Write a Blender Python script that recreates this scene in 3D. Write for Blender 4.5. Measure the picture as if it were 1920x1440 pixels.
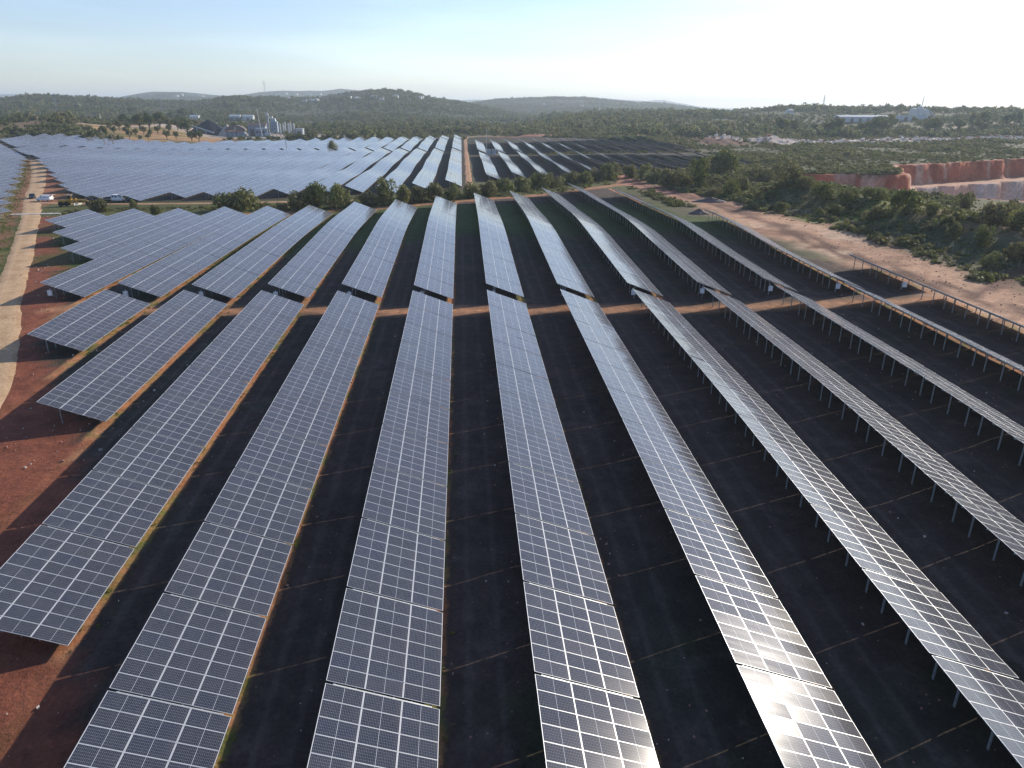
import bpy, bmesh, math, random
import numpy as np
from mathutils import Matrix, Vector

for o in list(bpy.data.objects):
    bpy.data.objects.remove(o)
scene = bpy.context.scene
R = math.radians

# ------------------------------------------------------------------ camera
CAM_Z = 31.5
PITCH, YAW, ROLL = R(20.918), R(-3.914), R(0.3207)
cam_d = bpy.data.cameras.new('camera')
cam_d.sensor_width = 36.0
cam_d.lens = 1345.4 / 1920 * 36.0
cam_d.clip_start = 0.5
cam_d.clip_end = 60000
cam = bpy.data.objects.new('camera', cam_d)
scene.collection.objects.link(cam)
fw = Vector((-math.sin(YAW) * math.cos(PITCH), math.cos(YAW) * math.cos(PITCH), -math.sin(PITCH)))
rt = Vector((math.cos(YAW), math.sin(YAW), 0))
up = rt.cross(fw)
r2 = rt * math.cos(ROLL) + up * math.sin(ROLL)
u2 = up * math.cos(ROLL) - rt * math.sin(ROLL)
m = Matrix.Identity(4)
for i in range(3):
    m[i][0], m[i][1], m[i][2] = r2[i], u2[i], -fw[i]
m[2][3] = CAM_Z
cam.matrix_world = m
scene.camera = cam

# ------------------------------------------------------------------ sky, sun, exposure
SUN_EL, SUN_AZ = R(23.5), R(51.0)          # azimuth from +Y (along the rows) towards +X
world = bpy.data.worlds.new('World')
scene.world = world
world.use_nodes = True
wn = world.node_tree
wn.nodes.clear()
sky = wn.nodes.new('ShaderNodeTexSky')
sky.sky_type = 'NISHITA'
sky.sun_disc = False
sky.sun_elevation = SUN_EL
sky.sun_rotation = SUN_AZ
sky.altitude = 100
sky.air_density = 1.0
sky.dust_density = 0.35
sky.ozone_density = 1.5
bg = wn.nodes.new('ShaderNodeBackground')
bg.inputs['Strength'].default_value = 0.125
wo = wn.nodes.new('ShaderNodeOutputWorld')
tint = wn.nodes.new('ShaderNodeMix'); tint.data_type = 'RGBA'; tint.blend_type = 'MULTIPLY'
tint.inputs[0].default_value = 1.0
tint.inputs[7].default_value = (0.94, 0.965, 1.13, 1)
wn.links.new(sky.outputs[0], tint.inputs[6])
# thin high cirrus
tc = wn.nodes.new('ShaderNodeTexCoord')
mp = wn.nodes.new('ShaderNodeMapping'); mp.inputs['Scale'].default_value = (1.2, 1.2, 9.0); mp.inputs['Rotation'].default_value = (0.0, 0.25, 0.3)
nz = wn.nodes.new('ShaderNodeTexNoise'); nz.inputs['Scale'].default_value = 1.6; nz.inputs['Detail'].default_value = 6; nz.inputs['Roughness'].default_value = 0.55
cr = wn.nodes.new('ShaderNodeValToRGB'); cr.color_ramp.elements[0].position = 0.48; cr.color_ramp.elements[1].position = 0.78
cr.color_ramp.elements[0].color = (1, 1, 1, 1); cr.color_ramp.elements[1].color = (1.22, 1.19, 1.16, 1)
ci = wn.nodes.new('ShaderNodeMix'); ci.data_type = 'RGBA'; ci.blend_type = 'MULTIPLY'; ci.inputs[0].default_value = 1.0
wn.links.new(tc.outputs['Generated'], mp.inputs[0]); wn.links.new(mp.outputs[0], nz.inputs['Vector']); wn.links.new(nz.outputs[0], cr.inputs[0])
wn.links.new(tint.outputs[2], ci.inputs[6]); wn.links.new(cr.outputs[0], ci.inputs[7])
wn.links.new(ci.outputs[2], bg.inputs['Color'])
wn.links.new(bg.outputs[0], wo.inputs['Surface'])

sun_d = bpy.data.lights.new('sun', 'SUN')
sun_d.energy = 5.0
sun_d.angle = R(0.53)
sun_d.color = (1.0, 0.90, 0.76)
sun = bpy.data.objects.new('sun', sun_d)
scene.collection.objects.link(sun)
sdir = Vector((math.sin(SUN_AZ) * math.cos(SUN_EL), math.cos(SUN_AZ) * math.cos(SUN_EL), math.sin(SUN_EL)))
sun.rotation_euler = (-sdir).to_track_quat('-Z', 'Y').to_euler()
sun.location = (60, 40, 80)

scene.view_settings.view_transform = 'Standard'
scene.view_settings.look = 'None'
scene.view_settings.exposure = 0.32
scene.view_settings.gamma = 1.0
scene.view_settings.use_curve_mapping = False
scene.render.engine = 'CYCLES'
cy = scene.cycles
cy.max_bounces = 6
cy.diffuse_bounces = 2
cy.glossy_bounces = 3
cy.transmission_bounces = 2
cy.transparent_max_bounces = 6
cy.volume_bounces = 0
cy.sample_clamp_indirect = 6
cy.use_denoising = True

#TERRAIN-BEGIN
# ------------------------------------------------------------------ terrain height (numpy, world metres)
ZO = 31.5                       # the camera stands 31.5 m above the datum
PITCH_ROW = 11.063              # distance from row to row
ROW_X0 = -7.676                 # high edge of the middle near row
SLOPE_LEN = 6.36
TILT = math.radians(21.0)
CLEAR = 0.55                    # low edge above ground

def _hash(ix, iy, seed):
    h = (ix.astype(np.int64) * 374761393 + iy.astype(np.int64) * 668265263 + seed * 982451653) & 0x7fffffff
    h = ((h ^ (h >> 13)) * 1274126177) & 0x7fffffff
    h = (h ^ (h >> 16)) & 0xffff
    return h / 65535.0

def vnoise(x, y, s, seed=0):
    x = np.asarray(x, float) / s; y = np.asarray(y, float) / s
    ix = np.floor(x); iy = np.floor(y)
    fx = x - ix; fy = y - iy
    fx = fx * fx * (3 - 2 * fx); fy = fy * fy * (3 - 2 * fy)
    a = _hash(ix, iy, seed); b = _hash(ix + 1, iy, seed)
    c = _hash(ix, iy + 1, seed); d = _hash(ix + 1, iy + 1, seed)
    return (a * (1 - fx) + b * fx) * (1 - fy) + (c * (1 - fx) + d * fx) * fy - 0.5

def fbm(x, y, s, seed=0, octaves=4):
    t = 0.0; a = 1.0
    for o in range(octaves):
        t = t + a * vnoise(x, y, s, seed + o * 17)
        s = s / 2.03; a *= 0.5
    return t

def sstep(a, b, x):
    t = np.clip((np.asarray(x, float) - a) / (b - a), 0, 1)
    return t * t * (3 - 2 * t)

_XC = np.array([-130, -85, -63, -41, -19, -8, 15, 37, 70.])
_YC = np.array([-60, 0, 31, 46, 66, 106, 135, 168, 203, 238, 275, 310, 480, 650.])
_ZC = np.array([
    [-31.0, -31.0, -31.0, -31.5, -33.0, -33.5, -33.5, -33.0, -32.0],
    [-29.5, -30.0, -30.4, -31.0, -31.5, -31.7, -31.7, -31.5, -31.0],
    [-28.4, -28.8, -29.3, -29.9, -30.15, -30.45, -30.5, -30.4, -29.6],
    [-28.0, -28.2, -28.6, -29.2, -29.55, -29.7, -29.75, -29.6, -28.7],
    [-27.4, -27.4, -27.7, -28.4, -28.75, -28.9, -28.95, -28.6, -27.6],
    [-26.4, -26.45, -26.55, -27.0, -27.35, -27.5, -27.55, -27.6, -26.75],
    [-26.5, -26.5, -26.5, -26.6, -26.5, -26.35, -26.2, -26.15, -26.1],
    [-26.6, -26.55, -26.55, -26.3, -25.6, -25.1, -24.75, -24.85, -24.5],
    [-26.8, -26.75, -26.7, -26.4, -26.1, -25.6, -25.3, -25.4, -25.0],
    [-27.1, -26.85, -26.6, -26.4, -26.1, -25.75, -25.65, -25.7, -25.4],
    [-27.2, -26.8, -26.3, -26.2, -26.0, -25.8, -26.2, -26.3, -25.8],
    [-26.9, -26.5, -26.2, -26.0, -25.8, -25.8, -26.4, -26.4, -25.6],
    [-25.5, -25.3, -25.1, -25.0, -24.9, -24.8, -24.3, -24.1, -24.0],
    [-24.4, -24.3, -24.2, -24.1, -23.9, -23.7, -22.6, -22.4, -22.4]])

def _slopes(xs, Z):
    d = np.diff(Z, axis=0) / np.diff(xs)[:, None]
    m = np.zeros_like(Z)
    a, b = d[:-1], d[1:]
    m[1:-1] = np.where(a * b > 0, 2 * a * b / np.where(a + b == 0, 1, a + b), 0)
    m[0] = d[0]; m[-1] = 0
    return m
_MC = _slopes(_YC, _ZC)

def zlow(x, y):
    """height of the low panel edge relative to the camera, wherever a row passes (x, y)"""
    x = np.atleast_1d(np.asarray(x, float)); y = np.atleast_1d(np.asarray(y, float))
    x, y = np.broadcast_arrays(x, y)
    yc = np.clip(y, _YC[0], _YC[-1])
    i = np.clip(np.searchsorted(_YC, yc) - 1, 0, len(_YC) - 2)
    h = _YC[i + 1] - _YC[i]; t = (yc - _YC[i]) / h
    xc = np.clip(x, _XC[0], _XC[-1])
    j = np.clip(np.searchsorted(_XC, xc) - 1, 0, len(_XC) - 2)
    s = (xc - _XC[j]) / (_XC[j + 1] - _XC[j])
    def col(jj):
        t2, t3 = t * t, t * t * t
        return ((2 * t3 - 3 * t2 + 1) * _ZC[i, jj] + (t3 - 2 * t2 + t) * h * _MC[i, jj]
                + (-2 * t3 + 3 * t2) * _ZC[i + 1, jj] + (t3 - t2) * h * _MC[i + 1, jj])
    z = col(j) * (1 - s) + col(j + 1) * s
    # gentle waves of the far field
    w = sstep(285, 330, y) * (1 - sstep(640, 700, y))
    z = z + w * (0.26 * np.sin(y / 13.5 + 0.012 * x) + 0.25 * np.sin(y / 29. + 0.03 * x + 1))
    return z

# ridges: distance, thickness, crest seen from the field as (bearing from +Y in deg, elevation in deg)
RIDGES = [
    (11000, 2500, 4000, [(-45.102, 0.303), (-37.202, 0.521), (-29.7, 0.719), (-28.027, 0.712), (-26.29, 0.704), (-23.257, 0.661), (-19.725, 0.55), (-0.158, 0.634), (1.026, 0.678), (2.608, 0.613), (8.534, 0.789), (10.491, 0.833), (12.055, 0.693), (13.798, 0.626), (14.747, 0.738), (15.906, 0.525), (17.816, 0.244), (20.779, 0.15), (24.345, 0.149), (37.478, 0.189), (52.503, 0.243)]),
    (5500, 1300, 2000, [(-27.098, -0.449), (-25.518, 0.039), (-23.422, 0.61), (-22.284, 0.821), (-20.649, 0.975), (-18.998, 0.963), (-17.662, 0.843), (-16.298, 0.721), (-14.507, 0.982), (-12.695, 1.142), (-10.128, 1.135), (-8.621, 1.293), (-7.685, 1.195), (-5.606, 0.889), (-2.531, 0.179), (-0.576, -0.366)]),
    (3600, 800, 1500, [(-2.572, -0.915), (-0.564, 0.134), (1.42, 0.515), (3.796, 0.712), (6.562, 0.836), (9.32, 0.774), (12.451, 0.567), (15.54, 0.36), (17.074, 0.15), (18.6, -0.13), (20.873, -0.653)]),
    (2200, 620, 900, [(-45.231, -0.15), (-37.302, 0.114), (-29.781, 0.332), (-28.08, 0.443), (-25.451, 0.407), (-22.358, 0.371), (-19.759, 0.327), (-18.062, 0.409), (-16.296, 0.735), (-13.1, 0.731), (-10.167, 0.686), (-8.268, 0.989), (-6.357, 1.15), (-4.827, 1.054), (-2.509, 0.781), (-0.161, 0.502), (1.416, 0.178), (3.402, -0.22), (5.398, -0.508), (7.797, -0.793)]),
    (1450, 420, 900, [(1.399, -1.427), (5.404, -0.879), (7.788, -0.528), (11.332, -0.284), (15.2, -0.151), (18.227, -0.133), (20.81, -0.117), (22.234, 0.068), (23.292, 0.144), (27.755, 0.13), (30.996, 0.112), (34.061, 0.095), (36.667, 0.077), (37.515, 0.019), (44.544, 0.118), (52.492, 0.28)]),
    (820, 170, 330, [(-45.366, -0.623), (-37.506, -0.709), (-30.053, -0.982), (-28.625, -0.862), (-27.452, -0.77), (-25.993, -0.903), (-24.193, -1.141), (-22.607, -1.147), (-20.967, -1.085), (-19.314, -1.228), (-16.953, -1.66)])]

# quarry
PIT = [(146, 325), (158, 320), (170, 322), (184, 316), (197, 318), (206, 334), (212, 352), (222, 368), (270, 386), (324, 412), (420, 455), (520, 470), (520, 150),
       (300, 165), (190, 205), (152, 240), (140, 285)]
BENCH = [(222, 352), (250, 362), (290, 378), (324, 395), (420, 425), (520, 430), (520, 150), (300, 165), (205, 240), (196, 290), (204, 330)]

def inside(poly, x, y):
    """signed distance to the polygon, positive inside"""
    x = np.asarray(x, float); y = np.asarray(y, float)
    d = np.full(x.shape, 1e9); c = np.zeros(x.shape, bool)
    n = len(poly)
    for k in range(n):
        x1, y1 = poly[k]; x2, y2 = poly[(k + 1) % n]
        ex, ey = x2 - x1, y2 - y1
        t = np.clip(((x - x1) * ex + (y - y1) * ey) / (ex * ex + ey * ey), 0, 1)
        d = np.minimum(d, np.hypot(x - x1 - t * ex, y - y1 - t * ey))
        cond = ((y1 > y) != (y2 > y))
        xi = (x2 - x1) * (y - y1) / ((y2 - y1) if y2 != y1 else 1e-9) + x1
        c ^= cond & (x < xi)
    return np.where(c, d, -d)

def line_dist(pts, x, y):
    """distance to a polyline, and the fraction along it"""
    x = np.asarray(x, float); y = np.asarray(y, float)
    d = np.full(x.shape, 1e9); f = np.zeros(x.shape)
    n = len(pts) - 1
    for k in range(n):
        x1, y1 = pts[k][:2]; x2, y2 = pts[k + 1][:2]
        ex, ey = x2 - x1, y2 - y1
        t = np.clip(((x - x1) * ex + (y - y1) * ey) / (ex * ex + ey * ey), 0, 1)
        q = np.hypot(x - x1 - t * ex, y - y1 - t * ey)
        f = np.where(q < d, (k + t) / n, f); d = np.minimum(d, q)
    return d, f

BERM = [(92, 228), (100, 205), (106, 180), (110, 155), (115, 130), (121, 105), (128, 70), (134, 20)]

def ground(x, y, micro=1.0):
    x = np.atleast_1d(np.asarray(x, float)); y = np.atleast_1d(np.asarray(y, float))
    x, y = np.broadcast_arrays(x, y)
    z = zlow(x, y) - CLEAR
    r = np.hypot(x, y); az = np.degrees(np.arctan2(x, y))
    # the plain and the hills
    plain = -24.6 + 1.6 * fbm(x, y, 260, 5, 3)
    far = sstep(620, 900, r)
    z = z * (1 - far) + plain * far
    hill = np.zeros_like(z)
    for D, W, B, crest in RIDGES:
        Dl = D * (1 + 0.16 * vnoise(az, az * 0 + D, 9.0, 3) + 0.05 * vnoise(az, az * 0 + D, 2.6, 4))
        el = np.interp(az, [c[0] for c in crest], [c[1] for c in crest], left=-9, right=-9)
        top = Dl * np.tan(np.radians(el))
        q = np.where(r < Dl, (r - Dl) / W, (r - Dl) / B)
        rel = np.clip(top - plain, 0, None) * np.exp(-q * q)
        hill = np.maximum(hill, rel)
    z = z + hill * (1 + 0.10 * fbm(x, y, 420, 9, 4) * sstep(20, 90, hill)) + np.minimum(hill, 60) * 0.16 * fbm(x, y, 170, 21, 3)
    back = sstep(90, 140, np.abs(az)) * sstep(100, 600, r)
    # berm between the track and the quarry
    d, f = line_dist(BERM, x, y)
    h = 5.5 * sstep(0, 0.12, f) * (1 + 0.5 * vnoise(x, y, 16, 8) + 0.25 * vnoise(x, y, 5, 18))
    z = z + h * np.exp(-(d / 11.0) ** 2)
    # knolls in the scrub beside it
    z = z + 4.5 * np.exp(-(((x - 112) / 14) ** 2 + ((y - 238) / 10) ** 2)) + 3.0 * np.exp(-(((x - 92) / 9) ** 2 + ((y - 262) / 12) ** 2))
    # quarry pit with a bench
    nx = x + 5.5 * fbm(x, y, 12, 31, 4); ny = y + 5.5 * fbm(x, y, 12, 32, 4)
    s1 = inside(PIT, nx, ny); s2 = inside(BENCH, nx, ny)
    pit = -9.5 * sstep(-0.2, 2.2, s1) - 14 * sstep(-0.2, 2.6, s2) * (s1 > 0)
    z = z + pit
    # spoil heaps around the workings
    for (hx, hy, hr, hh) in HEAPS:
        d = np.hypot(x - hx, (y - hy)) / hr
        z = z + hh * np.clip(1 - d + 0.5 * fbm(x, y, hr * 0.5, 78, 3), 0, 1) ** 0.8 * (1 + 0.7 * fbm(x, y, hr * 0.3, 77, 3))
    z = z + 0.10 * micro * fbm(x, y, 3.1, 41, 2)
    return z + ZO
HEAPS = [(70.0, 700.0, 24.0, 2.5), (192.0, 560.0, 26.0, 3.6), (205.0, 590.0, 26.0, 4.2), (235.0, 565.0, 22.0, 3.6), (150.0, 668.0, 24.0, 2.2), (640.0, 700.0, 55.0, 12.0), (720.0, 760.0, 60.0, 14.0)]
#TERRAIN-END

HEDGE_DATA = [(-55.1, 213.0, 3.63, 2.06), (-51.3, 212.7, 4.26, 2.73), (-46.6, 212.0, 7.15, 4.4), (-42.4, 214.8, 8.2, 6.14), (-35.9, 214.5, 8.8, 7.11), (-31.1, 212.3, 5.14, 3.34), (-28.0, 219.6, 7.29, 5.17), (-22.4, 221.3, 7.66, 6.58), (-17.6, 221.5, 6.65, 5.88), (-13.2, 225.3, 7.09, 5.27), (-8.4, 226.5, 7.12, 5.29), (-3.2, 230.6, 6.9, 4.31), (2.5, 234.4, 7.36, 5.47), (8.0, 238.9, 7.51, 5.58), (14.1, 247.7, 7.42, 5.21), (20.7, 258.2, 8.13, 5.44), (27.2, 267.4, 8.43, 5.85), (33.7, 275.8, 8.71, 5.83), (39.9, 283.4, 8.12, 5.78), (45.9, 287.1, 8.25, 5.64), (52.2, 294.2, 8.47, 6.26), (58.1, 297.9, 9.51, 7.54), (64.4, 312.0, 7.6, 5.93)]
LONE_DATA = [(-65.9, 215.4, 14.17, 7.37), (-102.5, 214.0, 7.1, 4.62), (-96.4, 223.1, 3.27, 2.84), (-83.8, 206.3, 3.33, 3.29)]
RIGHT_DATA = [(69.1, 306.2, 10.3, 6.33), (72.5, 295.3, 9.07, 6.13), (74.6, 283.9, 9.64, 6.83), (76.7, 270.1, 10.48, 7.85), (79.3, 261.2, 8.97, 6.78), (82.7, 256.0, 10.44, 9.61), (108.2, 317.0, 13.99, 9.35), (113.1, 312.8, 14.88, 11.35), (92.4, 240.8, 8.86, 6.01), (113.8, 279.8, 11.72, 9.38), (122.3, 286.0, 9.28, 7.24), (94.3, 209.3, 8.9, 6.05), (96.6, 203.2, 5.04, 4.54), (84.9, 227.7, 7.99, 6.04), (84.9, 205.7, 4.33, 2.77), (81.4, 233.8, 6.29, 4.23), (84.9, 190.4, 4.99, 2.92), (96.4, 191.0, 7.35, 4.32), (98.7, 182.1, 6.81, 4.51), (103.7, 179.4, 6.19, 3.86), (103.4, 164.7, 7.56, 5.14), (104.3, 156.7, 5.63, 3.81), (134.5, 189.8, 7.65, 5.06), (112.9, 147.2, 8.89, 6.35), (111.5, 139.5, 6.69, 4.73), (96.2, 164.8, 6.57, 3.57), (91.8, 176.4, 5.95, 3.41), (101.1, 144.5, 5.29, 3.58), (102.2, 135.1, 5.6, 3.7), (102.4, 126.3, 7.34, 5.09), (111.6, 140.5, 4.03, 2.8), (97.0, 125.0, 4.77, 2.73)]
ORCHARD_DATA = [(-264.1, 580.9, 7.59, 7.4), (-260.6, 553.2, 6.37, 5.68), (-287.7, 662.3, 6.44, 6.7), (-279.1, 659.1, 5.32, 6.09), (-284.1, 694.2, 13.38, 11.6), (-274.3, 691.0, 12.16, 12.65), (-281.1, 732.4, 15.16, 12.13), (-270.7, 727.4, 10.39, 9.6), (-266.2, 735.9, 11.64, 9.68), (-254.3, 681.9, 7.58, 6.75), (-254.5, 656.4, 6.28, 6.53), (-258.8, 638.8, 6.15, 6.4), (-254.7, 614.0, 5.93, 5.66), (-247.5, 583.7, 5.66, 5.88), (-248.2, 625.2, 5.0, 5.2), (-230.0, 610.2, 6.79, 6.56), (-225.7, 617.3, 5.87, 5.59), (-278.1, 785.5, 9.91, 9.02), (-236.3, 673.6, 13.8, 12.15), (-211.2, 609.7, 8.64, 6.99), (-205.3, 608.9, 8.6, 6.96), (-240.8, 722.9, 5.67, 5.3), (-465.7, 1217.2, 13.56, 14.11), (-468.0, 1272.2, 16.12, 12.58), (-467.9, 1327.7, 20.93, 17.41), (-479.1, 1190.9, 11.45, 11.91), (-315.7, 753.4, 7.29, 6.32), (-268.3, 627.7, 5.08, 5.28), (-271.8, 615.7, 6.01, 5.73), (-287.4, 643.6, 6.29, 6.54), (-347.9, 813.1, 10.52, 9.57), (-307.4, 788.6, 8.81, 7.85), (-325.8, 865.5, 8.25, 8.58), (-411.3, 1149.4, 14.52, 13.21), (-264.8, 763.1, 7.21, 6.25), (-306.4, 901.7, 7.08, 7.36), (-238.9, 596.1, 4.3, 3.97), (-234.3, 570.8, 3.67, 3.82), (-246.8, 563.2, 4.12, 3.81), (-248.0, 554.0, 4.06, 3.76)]
TREE_DATA = [(-83.8, 495.4, 8.23, 6.61)]
SPOT = {'car': (-138.9, 247.17, 3.82), 'pickup': (-130.88, 239.42, 3.87), 'grader': (-116.14, 225.81, 4.03), 'truck': (-108.35, 236.72, 3.97), 'slab': (-116.48, 207.62, 4.14), 'pole1': (-235.22, 517.24, 7.05), 'pole2': (-230.66, 519.25, 6.8), 'pole3': (-167.33, 652.09, 6.74), 'pole4': (-131.04, 652.38, 6.83), 'pole5': (-112.16, 492.83, 5.68), 'pole6': (139.16, 488.1, 7.38), 'pole7': (141.27, 488.0, 7.39), 'pylon': (-609.3, 1181.15, 15.87), 'plant': (-158.34, 664.65, 6.73), 'tower': (-175.12, 727.91, 6.75), 'silo': (-160.63, 727.18, 6.82), 'heap': (-233.48, 732.82, 7.36), 'shed': (-196.26, 696.03, 6.84), 'trafo': (18.86, 451.02, 6.26), 'heap2': (62.06, 189.19, 6.09), 'hole': (72.52, 217.13, 5.8), 'bush': (-65.91, 215.41, 4.27)}

# ------------------------------------------------------------------ helpers
COL = scene.collection

def link(o, parent=None):
    COL.objects.link(o)
    if parent is not None:
        o.parent = parent
    return o

def tag(o, label=None, cat=None, group=None, kind=None):
    if label: o['label'] = label
    if cat: o['category'] = cat
    if group: o['group'] = group
    if kind: o['kind'] = kind
    return o

def empty(name, loc=(0, 0, 0), rz=0.0, parent=None):
    o = bpy.data.objects.new(name, None)
    o.empty_display_size = 0.3
    link(o, parent)
    o.location = loc
    o.rotation_euler = (0, 0, rz)
    return o

def mesh_from(name, verts, faces, mats, midx=None, smooth=False, uvs=None):
    me = bpy.data.meshes.new(name)
    me.from_pydata([tuple(v) for v in verts], [], [tuple(f) for f in faces])
    for mt in mats:
        me.materials.append(mt)
    if midx is not None:
        me.polygons.foreach_set('material_index', np.asarray(midx, np.int32))
    if uvs is not None:
        lay = me.uv_layers.new(name='UVMap')
        lay.data.foreach_set('uv', np.asarray(uvs, np.float32).ravel())
    if smooth:
        me.polygons.foreach_set('use_smooth', np.ones(len(me.polygons), bool))
    me.update()
    return me

class MB:
    """collects boxes, tubes, prisms into one mesh"""
    def __init__(self):
        self.v = []; self.f = []; self.m = []
    def add(self, vs, fs, mi=0):
        b = len(self.v)
        self.v += [tuple(p) for p in vs]
        self.f += [tuple(i + b for i in q) for q in fs]
        self.m += [mi] * len(fs)
    def box(self, c, s, mi=0, rz=0.0, taper=1.0):
        x, y, z = s[0] / 2, s[1] / 2, s[2] / 2
        vs = []
        for dz in (-1, 1):
            k = taper if dz > 0 else 1.0
            for dx, dy in ((-1, -1), (1, -1), (1, 1), (-1, 1)):
                px, py = dx * x * k, dy * y * k
                vs.append((c[0] + px * math.cos(rz) - py * math.sin(rz), c[1] + px * math.sin(rz) + py * math.cos(rz), c[2] + dz * z))
        self.add(vs, [(3, 2, 1, 0), (4, 5, 6, 7), (0, 1, 5, 4), (1, 2, 6, 5), (2, 3, 7, 6), (3, 0, 4, 7)], mi)
    def tube(self, a, b, r0, r1=None, n=8, mi=0, caps=True):
        a = Vector(a); b = Vector(b); r1 = r0 if r1 is None else r1
        d = (b - a).normalized()
        e = d.orthogonal().normalized(); g = d.cross(e)
        vs = []
        for p, r in ((a, r0), (b, r1)):
            for i in range(n):
                t = 2 * math.pi * i / n
                vs.append(p + (e * math.cos(t) + g * math.sin(t)) * r)
        fs = [(i, (i + 1) % n, n + (i + 1) % n, n + i) for i in range(n)]
        if caps:
            fs += [tuple(range(n - 1, -1, -1)), tuple(range(n, 2 * n))]
        self.add(vs, fs, mi)
    def prism(self, prof, y0, y1, mi=0, axis='y'):
        """profile of (x, z) points extruded along y"""
        n = len(prof)
        if axis == 'y':
            vs = [(p[0], y0, p[1]) for p in prof] + [(p[0], y1, p[1]) for p in prof]
        else:
            vs = [(y0, p[0], p[1]) for p in prof] + [(y1, p[0], p[1]) for p in prof]
        fs = [(i, (i + 1) % n, n + (i + 1) % n, n + i) for i in range(n)]
        fs += [tuple(range(n - 1, -1, -1)), tuple(range(n, 2 * n))]
        self.add(vs, fs, mi)
    def lathe(self, prof, c=(0, 0, 0), n=16, mi=0):
        """profile of (r, z) points turned about the vertical"""
        vs = []
        for r, z in prof:
            for i in range(n):
                t = 2 * math.pi * i / n
                vs.append((c[0] + r * math.cos(t), c[1] + r * math.sin(t), c[2] + z))
        fs = []
        for k in range(len(prof) - 1):
            for i in range(n):
                j = (i + 1) % n
                fs.append((k * n + i, k * n + j, (k + 1) * n + j, (k + 1) * n + i))
        fs += [tuple(range(n - 1, -1, -1)), tuple(range((len(prof) - 1) * n, len(prof) * n))]
        self.add(vs, fs, mi)
    def mesh(self, name, mats, smooth=False):
        me = mesh_from(name, self.v, self.f, mats if isinstance(mats, (list, tuple)) else [mats], self.m, smooth)
        bm = bmesh.new(); bm.from_mesh(me)
        bmesh.ops.recalc_face_normals(bm, faces=bm.faces)
        bm.to_mesh(me); bm.free()
        return me
    def build(self, name, mats, parent=None, loc=None, rz=0.0, smooth=False, bevel=0.0):
        me = self.mesh(name, mats, smooth)
        o = bpy.data.objects.new(name, me)
        link(o, parent)
        if loc is not None: o.location = loc
        if rz: o.rotation_euler = (0, 0, rz)
        if bevel:
            md = o.modifiers.new('bevel', 'BEVEL'); md.width = bevel; md.segments = 2; md.limit_method = 'ANGLE'
        return o

def gz(x, y):
    return float(ground(x, y)[0])

# ------------------------------------------------------------------ materials
def new_mat(name):
    mt = bpy.data.materials.new(name)
    mt.use_nodes = True
    nt = mt.node_tree
    return mt, nt, nt.nodes['Principled BSDF']

def N(nt, kind, **kw):
    n = nt.nodes.new(kind)
    for k, v in kw.items():
        if k in n.inputs: n.inputs[k].default_value = v
        else: setattr(n, k, v)
    return n

def ramp(nt, fac, stops):
    n = nt.nodes.new('ShaderNodeValToRGB')
    el = n.color_ramp.elements
    while len(el) < len(stops): el.new(0.5)
    for e, (p, c) in zip(el, stops):
        e.position = p
        e.color = (*c, 1) if len(c) == 3 else c
    nt.links.new(fac, n.inputs[0])
    return n.outputs[0]

def mathn(nt, op, a, b=None, clamp=False):
    n = nt.nodes.new('ShaderNodeMath'); n.operation = op; n.use_clamp = clamp
    for i, v in enumerate((a, b)):
        if v is None: continue
        if isinstance(v, (int, float)): n.inputs[i].default_value = v
        else: nt.links.new(v, n.inputs[i])
    return n.outputs[0]

def mix(nt, fac, a, b, mode='MIX'):
    n = nt.nodes.new('ShaderNodeMix'); n.data_type = 'RGBA'; n.blend_type = mode
    for idx, v in ((0, fac), (6, a), (7, b)):
        if isinstance(v, (int, float)): n.inputs[idx].default_value = v
        elif isinstance(v, tuple): n.inputs[idx].default_value = (*v, 1)
        else: nt.links.new(v, n.inputs[idx])
    return n.outputs[2]

def bump(nt, bsdf, height, strength=0.4, dist=0.05):
    b = N(nt, 'ShaderNodeBump'); b.inputs['Strength'].default_value = strength; b.inputs['Distance'].default_value = dist
    nt.links.new(height, b.inputs['Height']); nt.links.new(b.outputs[0], bsdf.inputs['Normal'])

def plain(name, col, rough=0.6, metal=0.0, var=0.12, scale=1.5, spec=0.5):
    """paint, metal, concrete: a base colour with mottling and some dirt"""
    mt, nt, b = new_mat(name)
    tc = N(nt, 'ShaderNodeTexCoord')
    nz = N(nt, 'ShaderNodeTexNoise'); nz.inputs['Scale'].default_value = scale; nz.inputs['Detail'].default_value = 6
    nt.links.new(tc.outputs['Object'], nz.inputs['Vector'])
    lo = tuple(c * (1 - var) for c in col); hi = tuple(min(1, c * (1 + var)) for c in col)
    nt.links.new(ramp(nt, nz.outputs[0], [(0.3, lo), (0.7, hi)]), b.inputs['Base Color'])
    b.inputs['Roughness'].default_value = rough; b.inputs['Metallic'].default_value = metal
    b.inputs['Specular IOR Level'].default_value = spec
    return mt

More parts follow.
